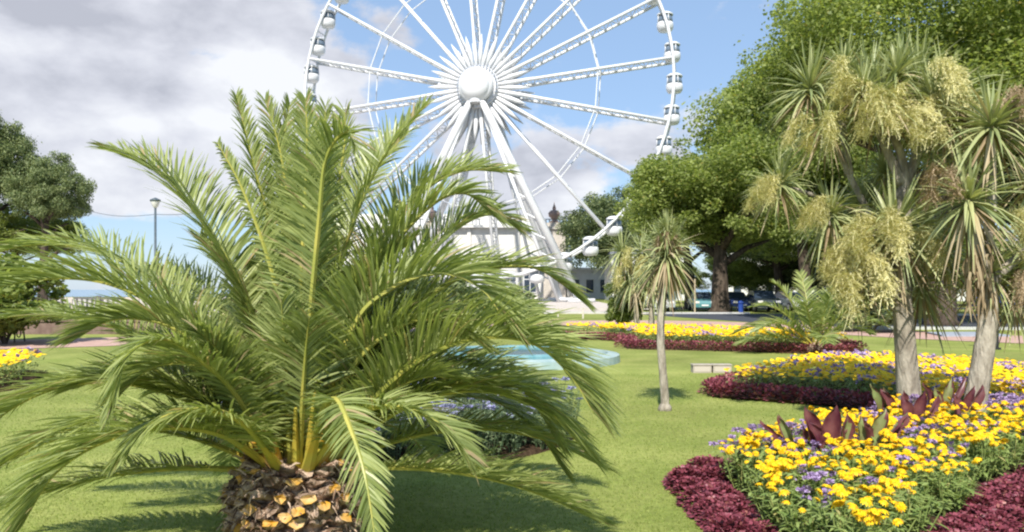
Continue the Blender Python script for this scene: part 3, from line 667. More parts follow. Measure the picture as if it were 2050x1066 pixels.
def big_palm():
    Y0 = 4.65; cx = (592-1025)/F*Y0; zt = .62; base = Vector((cx, Y0, 0))
    t = tag(empty('date_palm', base), 'big young date palm with arching fronds filling the left foreground', 'palm tree')
    # trunk: core and spiral of cut leaf bases
    m = MB(); m.tube([(0, 0, -.05), (0, 0, .15), (0, 0, .4), (0, 0, .56), (0, 0, .68)], [.31, .33, .32, .27, .14], 24, 0, wob=.05)
    rows = 13
    for r_ in range(rows):
        z = -.02+r_*.053; nn = 17; rad = .315-(.05 if r_ > 10 else 0)-(.04 if r_ > 11 else 0)
        for k in range(nn):
            a = 2*pi*(k+.5*(r_ % 2))/nn+rnd(-.04, .04); o = Vector((cos(a), sin(a), 0)); tg = Vector((-sin(a), cos(a), 0)); up = Vector((0, 0, 1))
            w = rnd(.046, .062); h = rnd(.028, .040); out = rnd(.05, .10); tilt = rnd(.01, .06); zz = z+rnd(-.012, .012)
            c0 = o*(rad-.05)+up*zz; c1 = o*(rad+out)+up*(zz+tilt); tw = rnd(-.5, .5)
            vs = []
            for (cc, sc) in ((c0, 1.3), (c1, .8)):
                for j in range(7):
                    b_ = 2*pi*j/7+tw; jag = o*(rnd(-.018, .02) if sc < 1 else 0)
                    vs.append(cc+jag+tg*cos(b_)*w*sc*rnd(.8, 1.15)+(up*.95-o*.5)*sin(b_)*h*sc*(.6 if sin(b_) > 0 else 1.3)*rnd(.7, 1.2))
            m.add(vs, [(j, (j+1) % 7, 7+(j+1) % 7, 7+j) for j in range(7)], 0)
            dent = sum((Vector(v) for v in vs[7:]), Vector())/7-o*rnd(.005, .03)
            m.add(vs[7:]+[dent], [(j, (j+1) % 7, 7) for j in range(7)], 1 if random.random() < .38 else 0)
            for q in range(7):     # torn fibre round each base
                st = c1+tg*rnd(-w, w)*1.1+up*h*rnd(-1, .6)-o*rnd(0, .05); d = (o*rnd(.2, 1)+tg*rnd(-1, 1)+up*rnd(-1, .7)).normalized()*rnd(.03, .085)
                m.strip([st, st+d*.6, st+d+Vector((0, 0, -.015))], [rnd(.006, .018), .011, .002], tg if random.random() < .5 else up, 2)
    m.build('trunk', [M_bark, M_cut, M_fibre], t)
    def W(px, py, Y): return PX(px, py, Y)-base
    # fronds seen in the photograph: (px, py, depth) along each rib
    Fs = [
     ([(560,905,4.62),(545,740,4.7),(475,560,4.8),(390,425,4.9),(315,345,4.95),(228,305,5.0)], dict(lmax=.42, fold=.65, npair=210)),
     ([(575,900,4.7),(570,680,4.85),(545,480,4.95),(505,320,5.0),(472,190,5.05)], dict(lmax=.22, fold=.9)),
     ([(578,900,4.6),(560,700,4.5),(548,560,4.5),(490,390,4.55),(435,285,4.6)], dict(lmax=.14, fold=.4)),
     ([(590,900,4.75),(588,650,5.0),(578,430,5.1),(560,300,5.15),(530,200,5.2)], dict(lmax=.26, fold=.8)),
     ([(595,900,4.7),(600,640,4.8),(610,420,4.9),(615,290,4.95),(612,195,5.0)], dict(lmax=.26, fold=.7)),
     ([(600,900,4.6),(620,650,4.5),(638,450,4.45),(652,320,4.4),(690,265,4.3),(715,300,4.2)], dict(lmax=.28, fold=.5)),
     ([(608,900,4.65),(655,660,4.75),(700,470,4.85),(765,320,4.9),(852,212,4.95)], dict(lmax=.30, fold=.6)),
     ([(605,900,4.85),(640,620,5.1),(670,420,5.2),(690,290,5.25),(690,220,5.3)], dict(lmax=.28, fold=.7)),
     ([(612,905,4.7),(680,700,4.9),(745,530,5.0),(830,400,5.1),(920,345,5.15),(1008,345,5.2)], dict(lmax=.34, fold=.7)),
     ([(615,905,4.62),(690,690,4.65),(770,520,4.7),(860,415,4.7),(930,388,4.7),(990,435,4.7)], dict(lmax=.32, fold=.6)),
     ([(622,910,4.55),(700,670,4.45),(780,580,4.4),(880,548,4.35),(965,580,4.3),(1020,660,4.25)], dict(lmax=.36, fold=.75)),
     ([(622,908,4.75),(730,700,5.0),(850,600,5.15),(950,545,5.2),(1060,535,5.25),(1120,565,5.3),(1160,600,5.3)], dict(lmax=.34, fold=.55)),
     ([(628,915,4.55),(745,800,4.45),(850,715,4.4),(960,678,4.35),(1065,688,4.3),(1140,750,4.25),(1190,830,4.2)], dict(lmax=.40, fold=.8)),
     ([(628,920,4.6),(740,840,4.65),(850,785,4.7),(960,765,4.7),(1060,785,4.7),(1125,850,4.7),(1180,915,4.7)], dict(lmax=.33, fold=.6)),
     ([(626,920,4.8),(740,850,5.0),(860,800,5.15),(980,800,5.25),(1070,860,5.3),(1130,945,5.3)], dict(lmax=.28, fold=.4)),
     ([(618,905,4.4),(645,830,4.1),(672,800,3.85),(700,855,3.65),(730,950,3.5),(752,1085,3.4)], dict(lmax=.155, fold=.3, droop=.4, start=.25, lw=.011, npair=110)),
     ([(556,905,4.75),(480,760,5.0),(390,630,5.2),(290,550,5.3),(180,500,5.4),(50,492,5.4),(-60,530,5.4)], dict(lmax=.33, fold=.6)),
     ([(554,908,4.6),(470,760,4.6),(350,640,4.6),(220,570,4.6),(80,560,4.6),(-60,590,4.6)], dict(lmax=.36, fold=.7)),
     ([(550,912,4.4),(480,800,4.15),(400,720,3.95),(325,680,3.8),(255,715,3.7),(218,830,3.6)], dict(lmax=.20, fold=.2, rib=.017)),
     ([(550,912,4.75),(450,790,4.95),(330,700,5.1),(200,645,5.2),(60,632,5.3),(-80,650,5.3)], dict(lmax=.30, fold=.5)),
     ([(548,918,4.5),(450,875,4.3),(330,858,4.1),(210,885,4.0),(110,950,3.9),(40,1060,3.85)], dict(lmax=.30, fold=.6)),
     ([(548,915,4.6),(430,830,4.6),(290,775,4.6),(150,770,4.6),(30,815,4.6),(-70,900,4.6)], dict(lmax=.30, fold=.5)),
     ([(552,905,4.55),(490,800,4.5),(420,710,4.45),(330,650,4.4),(230,640,4.35),(150,680,4.3)], dict(lmax=.32, fold=.7)),
     ([(556,905,4.85),(500,740,5.2),(440,620,5.4),(360,560,5.5),(270,540,5.6)], dict(lmax=.28)),
     ([(560,915,4.4),(490,850,4.1),(400,820,3.9),(300,850,3.75),(230,920,3.65)], dict(lmax=.22, fold=.1)),
     ([(548,915,4.55),(400,850,4.4),(240,835,4.3),(90,880,4.2),(-40,960,4.1)], dict(lmax=.28, fold=.4)),
     ([(622,905,4.9),(720,750,5.0),(840,645,5.1),(960,615,5.1),(1065,650,5.1),(1135,750,5.1)], dict(lmax=.34, fold=.6)),
     ([(620,910,4.85),(720,800,4.95),(830,738,5.0),(950,732,5.0),(1050,785,5.0),(1115,885,5.0)], dict(lmax=.32, fold=.6)),
     ([(615,912,4.45),(700,840,4.2),(790,815,4.05),(880,850,3.95),(945,925,3.9)], dict(lmax=.24, fold=.4)),
     ([(618,905,4.6),(700,745,4.5),(790,660,4.45),(880,640,4.4),(960,690,4.35)], dict(lmax=.30, fold=.6)),
     ([(560,905,4.5),(480,790,4.4),(400,735,4.3),(310,735,4.25),(240,790,4.2)], dict(lmax=.28, fold=.6)),
     ([(585,900,4.9),(575,650,5.2),(565,430,5.3),(568,290,5.35),(580,205,5.4)], dict(lmax=.26, fold=.8)),
     ([(600,900,4.85),(615,640,5.1),(635,430,5.2),(648,300,5.25),(652,212,5.3)], dict(lmax=.26, fold=.8)),
     ([(598,900,4.9),(630,640,5.2),(690,440,5.4),(760,330,5.5),(820,262,5.55)], dict(lmax=.30, fold=.7)),
     ([(615,905,4.8),(700,720,5.1),(800,580,5.3),(900,470,5.4),(980,430,5.4),(1040,460,5.4)], dict(lmax=.32, fold=.7)),
     ([(575,905,4.7),(540,760,4.75),(500,640,4.8),(450,540,4.85),(400,480,4.9)], dict(lmax=.30, fold=.7)),
     ([(612,905,4.7),(650,760,4.7),(700,640,4.7),(760,540,4.7),(830,480,4.7)], dict(lmax=.30, fold=.7)),
    ]
    for P, kw in Fs:
        mb = MB(); P3 = [W(*p) for p in P]; P3[0] = Vector((P3[0].x*.75, P3[0].y*.7, .60)); frond_into(mb, P3, **kw); mb.build('frond', MF, t)
    # the rest of the crown: behind, inside and low
    k = 0
    spec = [(a, e_, l, dr) for a, e_, l, dr in
            ((80, 62, 1.9, .7), (100, 50, 2.1, .9), (60, 45, 2.1, 1.0), (125, 55, 2.0, .8), (40, 35, 2.1, 1.0), (145, 38, 2.1, 1.0), (90, 30, 2.2, 1.1), (70, 18, 2.1, 1.0), (115, 20, 2.1, 1.0), (20, 25, 2.0, .9),
             (165, 22, 2.1, .9), (30, 58, 1.8, .7), (150, 62, 1.8, .7), (0, 62, 1.6, .8), (180, 60, 1.6, .8), (270, 80, 1.3, .4), (240, 70, 1.4, .6), (300, 70, 1.4, .6), (95, 74, 1.7, .4), (50, 72, 1.6, .4), (135, 74, 1.6, .4), (10, 8, 1.7, .6), (175, 8, 1.8, .6),
             (345, 58, 1.5, .9), (198, 58, 1.5, .9), (5, 45, 1.8, 1.0), (185, 47, 1.8, 1.0))]
    for a, e_, l, dr in spec:
        a = R(a+rnd(-8, 8)); e_ = R(e_+rnd(-4, 4)); o = Vector((cos(a), sin(a), 0)); P3 = []
        for j in range(6):
            q = j/5; P3.append(o*(.14+l*q*cos(e_))+Vector((0, 0, .58+l*q*sin(e_)-dr*l*.5*q**2.2)))
        mb = MB(); frond_into(mb, P3, lmax=.30, fold=rnd(.3, .8), npair=140); mb.build('frond', MF, t)
    # stubs of old stalks, brownish, inside the crown
    for a, z1 in ((200, .5), (240, .46), (285, .5), (320, .42), (350, .5), (170, .44), (225, .62), (262, .34), (305, .58)):
        m = MB(); o = Vector((cos(R(a)), sin(R(a)), 0)); m.tube([o*.17+Vector((0, 0, .55)), o*.22+Vector((0, 0, .55+z1*.4)), o*.30+Vector((0, 0, .5+z1))], [.045, .032, .014], 7, 0, flat=.6)
        m.build('cut_stalk', M_palm_base if a % 2 else M_cut, t)
big_palm()

def young_palm():
    f = GD(1625, 706); f.y = 20.6; f.x = (1632-1025)/F*f.y; t = tag(empty('date_palm', f), 'young date palm without a trunk at the end of the far flower bed', 'palm tree')
    m = MB(); m.tube([(0, 0, -.02), (0, 0, .12), (0, 0, .28)], [.16, .17, .08], 12, wob=.12); m.build('trunk', M_bark, t)
    t.scale = (1.25, 1.25, 1.3)
    for i, (a, e_, l, dr) in enumerate(((10, 70, 2.0, .5), (50, 62, 2.1, .7), (95, 72, 2.1, .5), (140, 66, 2.1, .6), (175, 55, 2.1, .9), (200, 42, 1.9, 1.0), (235, 60, 1.9, .8), (275, 66, 1.8, .6), (320, 58, 1.9, .8), (350, 45, 1.9, 1.0), (165, 35, 1.9, .9), (185, 22, 1.7, .7), (20, 35, 1.7, .9), (120, 40, 1.9, .9), (60, 38, 1.9, .9), (260, 30, 1.4, .8))):
        a = R(a); e_ = R(e_); o = Vector((cos(a), sin(a), 0)); P3 = [o*(.05+l*j/5*cos(e_))+Vector((0, 0, .15+l*j/5*sin(e_)-dr*l*.5*(j/5)**2.2)) for j in range(6)]
        mb = MB(); frond_into(mb, P3, lmax=.34, npair=46, lw=.028, fold=.45); mb.build('frond', MF, t)
young_palm()

# ------------------------------------------------------------------ cordylines
def rosette_mesh(nl, L_, w, seed, lo=132, dry=.12, stiff=.5):
    random.seed(seed); mb = MB()
    for i in range(nl):
        f = (i+.5)/nl; th = R(6+(lo-6)*f**.85+rnd(-7, 7)); a = i*2.39996+rnd(-.2, .2); o = Vector((cos(a), sin(a), 0)); l = L_*rnd(.8, 1.1)*(1-.12*f)
        d = o*sin(th)+Vector((0, 0, cos(th))); st = o*.03+Vector((0, 0, -.16*f)); pts = []
        g = (1-stiff)*rnd(.3, 1.3)*(.35+.9*sin(th))
        for j in range(6):
            q = j/5; pts.append(st+d*l*q+Vector((0, 0, -1))*g*l*q*q*.75)
        sd_ = Vector((-sin(a), cos(a), 0)); sd_ = (sd_+Vector((0, 0, rnd(-.5, .5)))).normalized(); up = d.cross(sd_).normalized()
        ww = w*rnd(.8, 1.15); mb.strip(pts, [ww*.7, ww, ww*.95, ww*.75, ww*.45, ww*.05], sd_, 1 if (f > 1-dry*1.6 and random.random() < .75) else 0, fold=.18, up=-up)
    return mb.mesh('leaf_rosette', [M_cord, M_cord_dry])
def panicle_mesh(n, L_, spread, seed, m):
    random.seed(seed); mb = MB()
    ax = [Vector((0, 0, 0)), Vector((L_*.35, 0, .03)), Vector((L_*.62, 0, -L_*.22)), Vector((L_*.75, 0, -L_*.62)), Vector((L_*.72, 0, -L_))]
    c = crom(ax, 14); mb.tube(c, [.012]*14, 5)
    for i in range(n):
        q = rnd(.15, 1); p = c[min(13, int(q*13))]; d = Vector((rnd(-1, 1), rnd(-1, 1), rnd(-1, .6))).normalized(); l = spread*rnd(.5, 1.15)
        p1 = p+d*l*.5; p2 = p+d*l+Vector((0, 0, -l*rnd(.15, .5))); mb.strip([p, p1, p2], [.004, .008, .006], d.orthogonal().normalized())
        for j in range(11):      # small flower sprigs along each twig
            s0 = p.lerp(p1, rnd(.3, 1)) if j % 2 else p1.lerp(p2, rnd(0, 1)); e = Vector((rnd(-1, 1), rnd(-1, 1), rnd(-1, .8))).normalized()*rnd(.02, .05)
            mb.strip([s0, s0+e*.6, s0+e], [.006, .009, .003], e.orthogonal().normalized())
    return mb.mesh('flower_panicle', [m])
ROS = [rosette_mesh(125, .72, .038, 21, 135, .12, .42), rosette_mesh(110, .74, .040, 22, 150, .15, .32), rosette_mesh(125, .64, .036, 23, 128, .1, .4)]
PAN = [panicle_mesh(130, .38, .17, 31, M_pan), panicle_mesh(150, .44, .19, 32, M_pan)]
PANB = [panicle_mesh(130, .42, .17, 33, M_pan_brown)]
def head(t, base, px, py, Y, sc, kind=0, tilt=(0, 0)):
    o = link('leaf_rosette', ROS[kind], t, PX(px, py, Y)-base); o.scale = (sc,)*3; o.rotation_euler = (R(tilt[0]), R(tilt[1]), rnd(0, 6.28)); return o
def pan(t, base, px, py, Y, sc, kind=0, az=None, brown=False):
    o = link('flower_panicle', (PANB[0] if brown else PAN[kind]), t, PX(px, py, Y)-base); o.scale = (sc*rnd(.7, .95),)*3; o.rotation_euler = (rnd(-.2, .2), rnd(-.2, .2), rnd(0, 6.28) if az is None else R(az))
def limb(m, base, pts, rad, n=12):
    P = [PX(*p)-base for p in pts]; c = crom(P, 5*len(P)); N = len(c)
    rr = [rad[0]+(rad[1]-rad[0])*(i/(N-1))**.8 for i in range(N)]; m.tube(c, rr, n, wob=.045)
def cordyline_tall():
    Y = 9.6; base = Vector(((1822-1025)/F*Y, Y, 0)); t = tag(empty('cordyline', base), 'tallest cordyline with a pale straight trunk and many flowering heads', 'cordyline')
    m = MB(); m.tube([(0, 0, -.03), (0, 0, .08), (0, 0, .3)], [.23, .195, .158], 18, wob=.08); limb(m, base, [(1826, 853, Y), (1820, 790, Y), (1812, 690, Y), (1805, 570, Y), (1808, 470, Y), (1808, 380, Y)], [.158, .08], 18)
    limb(m, base, [(1808, 400, Y), (1810, 350, Y), (1800, 300, Y), (1770, 235, Y-.1)], [.07, .04]); limb(m, base, [(1806, 370, Y), (1770, 290, Y), (1735, 210, Y)], [.06, .035])
    limb(m, base, [(1808, 380, Y), (1840, 300, Y+.1), (1870, 230, Y+.1), (1888, 205, Y)], [.065, .035]); limb(m, base, [(1804, 560, Y+.1), (1745, 440, Y+.3), (1700, 350, Y+.3), (1670, 285, Y+.2), (1640, 240, Y+.1)], [.045, .03])
    limb(m, base, [(1745, 440, Y+.3), (1700, 420, Y+.3), (1610, 385, Y+.2), (1565, 375, Y+.1)], [.032, .025]); limb(m, base, [(1804, 600, Y), (1770, 520, Y-.1), (1740, 470, Y-.2)], [.06, .04]); limb(m, base, [(1640, 400, Y+.2), (1650, 440, Y+.1), (1665, 450, Y)], [.04, .03])
    limb(m, base, [(1700, 350, Y+.3), (1685, 230, Y+.4), (1690, 165, Y+.4)], [.05, .035]); limb(m, base, [(1870, 230, Y+.1), (1860, 200, Y+.4), (1835, 165, Y+.5)], [.05, .035])
    m.build('trunk', M_cord_trunk, t, smooth=True)
    for px, py, dy, sc, kd, tl in ((1622, 168, .2, .92, 0, (0, -8)), (1690, 135, .5, .85, 2, (0, 0)), (1762, 190, -.1, 1.0, 2, (10, 0)), (1740, 160, .4, .9, 0, (0, 5)), (1835, 150, .5, 1.0, 0, (0, 5)), (1890, 195, 0, 1.1, 1, (0, 18)),
                               (1562, 360, .1, .78, 0, (0, -10)), (1662, 420, .1, .85, 1, (0, -8)), (1655, 235, 0, .8, 1, (8, 12)), (1790, 450, -.25, 1.15, 1, (12, 5)), (1730, 400, .5, .8, 2, (0, 0)), (1720, 545, .1, .85, 1, (10, -20)), (1808, 120, .7, .8, 2, (0, 0)), (1845, 440, .3, 1.0, 1, (10, 15)), (1770, 340, .5, .8, 2, (0, 0)), (1795, 140, -.1, .8, 2, (8, 0)), (1728, 175, -.2, .75, 2, (8, -8)), (1870, 200, -.2, .85, 0, (8, 12)), (1845, 560, .5, 1.0, 1, (0, 0)), (1900, 300, .5, .9, 2, (0, 0)), (1890, 500, .6, 1.0, 0, (0, 0)), (1700, 480, .5, .8, 0, (0, 0))):
        head(t, base, px, py, Y+dy, sc, kd, tl)
    for px, py, dy, sc, kd, a_ in ((1640, 255, -.15, .95, 0, 200), (1660, 250, -.2, .95, 1, 250), (1555, 365, -.1, .85, 0, 200), (1550, 358, -.1, .8, 1, 250), (1655, 415, -.1, .9, 0, 230), (1640, 415, -.1, .8, 1, 190), (1700, 165, -.1, .9, 0, 250), (1725, 175, -.2, .9, 1, 200), (1765, 215, -.3, 1.1, 0, 265), (1750, 215, -.3, 1.0, 1, 220), (1790, 220, -.3, 1.0, 0, 320),
                          (1825, 225, -.3, 1.15, 0, 300), (1840, 230, -.2, 1.1, 1, 270), (1860, 135, -.2, 1.1, 0, 330), (1880, 150, -.2, 1.0, 1, 290), (1900, 210, -.2, 1.1, 0, 330), (1860, 200, -.2, 1.0, 1, 250), (1765, 450, -.4, 1.2, 0, 200), (1790, 450, -.5, 1.2, 1, 265), (1740, 450, -.4, 1.1, 1, 230), (1720, 520, -.3, 1.2, 0, 200), (1700, 540, -.3, 1.2, 1, 250), (1730, 530, -.4, 1.1, 0, 290), (1690, 500, -.2, 1.0, 1, 210), (1825, 470, -.3, 1.0, 0, 300), (1690, 140, .1, .9, 1, 230), (1800, 180, -.3, 1.0, 1, 240)):
        pan(t, base, px, py, Y+dy, sc, kd, a_); pan(t, base, px+rnd(-26, 26), py+rnd(-22, 22), Y+dy-rnd(0, .25), sc*.85, 1-kd, a_+rnd(-50, 50))
    for px, py, a_ in ((1870, 360, 290), (1860, 355, 220), (1885, 375, 330)): pan(t, base, px, py, Y+.1, .9, 0, a_, True)
def cordyline_fork():
    Y = 8.7; base = Vector(((1955-1025)/F*Y, Y, 0)); t = tag(empty('cordyline', base), 'forked cordyline with a leaning trunk at the right edge', 'cordyline')
    m = MB(); limb(m, base, [(1945, 862, Y), (1955, 790, Y), (1972, 690, Y), (1978, 610, Y), (1965, 550, Y), (1948, 470, Y), (1943, 400, Y)], [.128, .07], 16)
    limb(m, base, [(1978, 640, Y+.05), (1992, 560, Y+.1), (2010, 540, Y+.1), (2060, 500, Y+.2)], [.07, .05]); limb(m, base, [(1962, 560, Y), (1985, 420, Y+.2), (1985, 340, Y+.2), (1986, 260, Y+.2)], [.06, .04])
    m.build('trunk', M_cord_trunk, t, smooth=True)
    for px, py, dy, sc, kd, tl in ((1986, 240, .1, 1.0, 1, (0, 5)), (1940, 388, -.1, 1.0, 1, (5, -5)), (2060, 500, .2, 1.0, 1, (0, 10)), (2070, 350, .5, .9, 0, (0, 10)), (1985, 540, .2, .8, 1, (20, 10)), (2030, 600, .4, .7, 1, (0, 0))):
        head(t, base, px, py, Y+dy, sc, kd, tl)
    for px, py, a_ in ((2015, 195, 320), (2030, 190, 270), (2005, 200, 20), (1880, 340, 220), (1900, 350, 250), (2040, 560, 250)): pan(t, base, px, py, Y-.1, .9, 0, a_, True)
    for px, py, a_ in ((2040, 430, 250), (2020, 460, 300)): pan(t, base, px, py, Y, .9, 1, a_)
    # dry leaves hanging off the fork
    m = MB()
    for k in range(70):
        p = PX(rnd(1935, 1985), rnd(480, 570), Y-.12+rnd(-.05, .1))-base; l = rnd(.25, .5); d = Vector((rnd(-.25, .25), rnd(-.2, .1), -1))
        m.strip([p, p+d*l*.5+Vector((rnd(-.05, .05), 0, 0)), p+d*l], [.03, .028, .004], Vector((cos(k), sin(k), 0)))
    m.build('dry_leaves', M_cord_dry, t)
def cordyline_slim():
    g = GD(1331, 822); Y = g.y; base = g; t = tag(empty('cordyline', base), 'slim cordyline with a single shaggy head standing on the open lawn', 'cordyline')
    m = MB(); limb(m, base, [(1332, 826, Y), (1330, 780, Y), (1323, 690, Y), (1324, 620, Y), (1331, 560, Y), (1334, 470, Y)], [.062, .045], 12); m.tube([(0, 0, -.02), (0, 0, .05), (0, 0, .1)], [.10, .085, .055], 12, wob=.1)
    m.build('trunk', M_cord_trunk, t, smooth=True)
    head(t, base, 1335, 498, Y, .88, 1); head(t, base, 1336, 470, Y, .58, 2); head(t, base, 1333, 455, Y, .42, 0)
    r2 = rosette_mesh(60, .62, .045, 29, 165, .5, .2); o = link('leaf_rosette', r2, t, PX(1334, 515, Y)-base); o.scale = (.95,)*3
    pan(t, base, 1335, 470, Y-.05, .5, 0, 268, True); pan(t, base, 1325, 475, Y-.05, .5, 0, 230, True); pan(t, base, 1342, 475, Y-.05, .5, 0, 310, True)
def cordyline_far():
    Y = 30; base = Vector(((1303-1025)/F*Y, Y, 0)); t = tag(empty('cordyline', base), 'distant cordyline with pale trunks just left of the slim one', 'cordyline')
    m = MB(); limb(m, base, [(1303, 668, Y), (1305, 620, Y), (1302, 560, Y)], [.13, .09]); limb(m, base, [(1276, 668, Y), (1274, 630, Y), (1268, 570, Y)], [.12, .08]); m.build('trunk', M_cord_trunk, t, smooth=True)
    for px, py, sc in ((1302, 545, 1.9), (1266, 550, 1.8), (1285, 500, 1.6), (1245, 500, 1.5), (1325, 520, 1.5)): head(t, base, px, py, Y, sc, 1)
    for px, py in ((1260, 500), (1290, 520), (1240, 540)): pan(t, base, px, py, Y-.4, 2.0, 0, 250)
cordyline_tall(); cordyline_fork(); cordyline_slim(); cordyline_far()
random.seed(55)

# ------------------------------------------------------------------ flower beds
BED = smooth_poly([(1.40, 6.25), (1.45, 6.8), (1.95, 7.45), (3.1, 8.5), (4.1, 9.4), (4.75, 10.4), (4.5, 11.2), (3.7, 11.75), (3.05, 12.3), (3.4, 13.2), (4.8, 15.0), (6.6, 16.6), (8.4, 15.6), (9.4, 13), (9.0, 10.4), (7.4, 8.6), (5.6, 7.4), (4.3, 6.35), (3.3, 5.3), (2.6, 4.55), (2.25, 4.0), (1.85, 3.8), (1.52, 4.3), (1.38, 5.0), (1.38, 5.6)], 5)
BEDC = smooth_poly([(3.2, 22.3), (4.4, 21.7), (6.2, 21.0), (7.8, 20.3), (8.9, 20.6), (9.4, 22.5), (8, 25.5), (5.5, 27.5), (3.2, 28.4), (1.9, 28.2), (1.8, 26.9), (3.4, 25.2)], 5)
BEDL = smooth_poly([(-8.7, 12.0), (-8.1, 13.3), (-8.6, 14.4), (-9.5, 16), (-12, 15), (-12.5, 12.5), (-10, 11.2)], 5)
BEDM = smooth_poly([(-3.3, 8.6), (-2.3, 7.6), (-1.3, 7.25), (-.3, 7.5), (.35, 8.1), (.75, 9.0), (.5, 9.9), (-.6, 10.5), (-2.4, 10.4), (-3.3, 9.8)], 5)
BEDR = smooth_poly([(-5.4, 16.0), (-4.2, 15.6), (-3.7, 16.6), (-4.4, 17.8), (-5.6, 17.4)], 5)
for nm, pl in (('flower_bed_soil', BED), ('flower_bed_soil', BEDC), ('flower_bed_soil', BEDL), ('flower_bed_soil', BEDM), ('flower_bed_soil', BEDR)):
    cxx = sum(p[0] for p in pl)/len(pl); cyy = sum(p[1] for p in pl)/len(pl); n = len(pl); b = MB()
    vs = [(x, y, -.01) for x, y in pl]+[(cxx+(x-cxx)*.97, cyy+(y-cyy)*.97, .045) for x, y in pl]
    b.add(vs, [(i, (i+1) % n, n+(i+1) % n, n+i) for i in range(n)]+[tuple(range(n, 2*n))]); tag(b.build(nm, M_soil), kind='structure')

def leaf(mb, p, d, l, w, mi=0, curve=.3, seg=3):
    sd_ = d.cross(Vector((rnd(-.3, .3), rnd(-.3, .3), 1))); sd_ = sd_.normalized() if sd_.length > .01 else Vector((1, 0, 0))
    pts = [p+d*l*j/seg+Vector((0, 0, -curve*l*(j/seg)**2)) for j in range(seg+1)]
    ws = [w*.35, w, w*.8, w*.05] if seg == 3 else [w*.4, w, w*.05]
    mb.strip(pts, ws, sd_, mi)
def udir(lo=.1, hi=1.0):
    a = rnd(0, 6.283); z = rnd(lo, hi); r = math.sqrt(max(0, 1-z*z)); return Vector((cos(a)*r, sin(a)*r, z))
def flower_head_mesh(r=.048):
    mb = MB(); n = 12
    for lay in (0, 1):
        for k in range(n):
            a = 2*pi*(k+.5*lay)/n+rnd(-.08, .08); o = Vector((cos(a), sin(a), 0)); s = Vector((-sin(a), cos(a), 0)); l = r*rnd(.88, 1.08)*(1-.18*lay); z = .004*lay
            mb.strip([o*r*.15+Vector((0, 0, z)), o*l*.6+Vector((0, 0, z+.009)), o*l+Vector((0, 0, z-.003+rnd(-.006, .004)))], [r*.24, r*.36, r*.12], s, 0)
    mb.lathe([(r*.26, .0), (r*.27, .008), (r*.18, .014), (r*.05, .016)], 9, mi=1)
    return mb.mesh('flower_head', [M_yel, M_eye])
HEADS = [flower_head_mesh(x) for x in (.040, .036, .031)]
def daisy_foliage(seed, n=190, h=.31, rad=.17):
    random.seed(seed); mb = MB()
    for i in range(14):
        a = rnd(0, 6.28); q = rnd(.02, rad); top = Vector((cos(a)*q*1.2, sin(a)*q*1.2, h*rnd(.7, 1))); b0 = Vector((cos(a)*q*.4, sin(a)*q*.4, 0)); mb.tube([b0, b0.lerp(top, .5), top], [.004, .004, .003], 4)
        for j in range(n//14):
            f = rnd(.1, 1); p = b0.lerp(top, f); leaf(mb, p, udir(-.1, .8), rnd(.05, .10), rnd(.014, .026), 0, .3)
    return mb.mesh('foliage', [M_fol])
DF = [daisy_foliage(s) for s in (41, 42, 43, 44)]
def purple_mesh(seed, m, mf, h=.31, n=9):
    random.seed(seed); a_ = MB(); tops = []
    for i in range(n):
        a = i*2.4+rnd(-.3, .3); q = .165*math.sqrt((i+.5)/n); top = Vector((cos(a)*q, sin(a)*q, h*rnd(.75, 1.1))); b0 = top*.3; b0.z = 0; a_.tube([b0, top], [.003, .002], 4); tops.append(top)
        for j in range(13): leaf(a_, b0.lerp(top, rnd(.1, .85)), udir(0, .8), rnd(.04, .075), rnd(.012, .022), 0)
    b_ = MB()
    for j in range(46):
        p = Vector((rnd(-1, 1), rnd(-1, 1), rnd(-.5, .6)))*.026; d = (p.normalized()+udir(-.2, 1)).normalized(); s = d.orthogonal().normalized(); w = rnd(.008, .013); b_.strip([p*.6, p+d*w*.5, p+d*w*1.4], [w, w*1.5, w*.5], s)
    return a_.mesh('foliage', [mf]), (b_.mesh('flower_cluster', [m]), tops)
def clusters(t, c_, keep=1.0):
    for p in c_[1]:
        if random.random() < keep: o = link('flower_cluster', c_[0], t, p); sc = rnd(.75, 1.25); o.scale = (sc, sc, sc*rnd(.7, 1)); o.rotation_euler = (0, 0, rnd(0, 6))
PUR = [purple_mesh(51, M_pur, M_fol), purple_mesh(52, M_pur, M_fol)]
LIL = [purple_mesh(53, M_lil, M_fol_grey, .42, 13), purple_mesh(54, M_lil, M_fol_grey, .46, 11)]
def maroon_mesh(seed, n=420, r=.17, h=.17):
    random.seed(seed); mb = MB()
    for i in range(n):
        d = udir(0, 1); p = Vector((d.x*r*rnd(.75, 1), d.y*r*rnd(.75, 1), d.z*h*rnd(.7, 1))); leaf(mb, p*.93, (d+Vector((rnd(-.6, .6), rnd(-.6, .6), rnd(-.2, .6)))).normalized(), rnd(.03, .05), rnd(.02, .034), 0, .4, 2)
    for i in range(6): mb.tube([(0, 0, 0), (cos(i)*r*.6, sin(i)*r*.6, h*.6)], [.006, .003], 4)
    return mb.mesh('maroon_foliage', [M_mar])
MARM = [maroon_mesh(61), maroon_mesh(62), maroon_mesh(63)]
def grey_foliage_only(seed):
    random.seed(seed); mb = MB()
    for i in range(260): d = udir(.1, 1); leaf(mb, Vector((d.x*.12, d.y*.12, rnd(0, .28))), udir(.1, .9), rnd(.06, .11), rnd(.018, .03), 0, .3)
    return mb.mesh('foliage', [M_fol_grey])
random.seed(77)
BEDH = 0
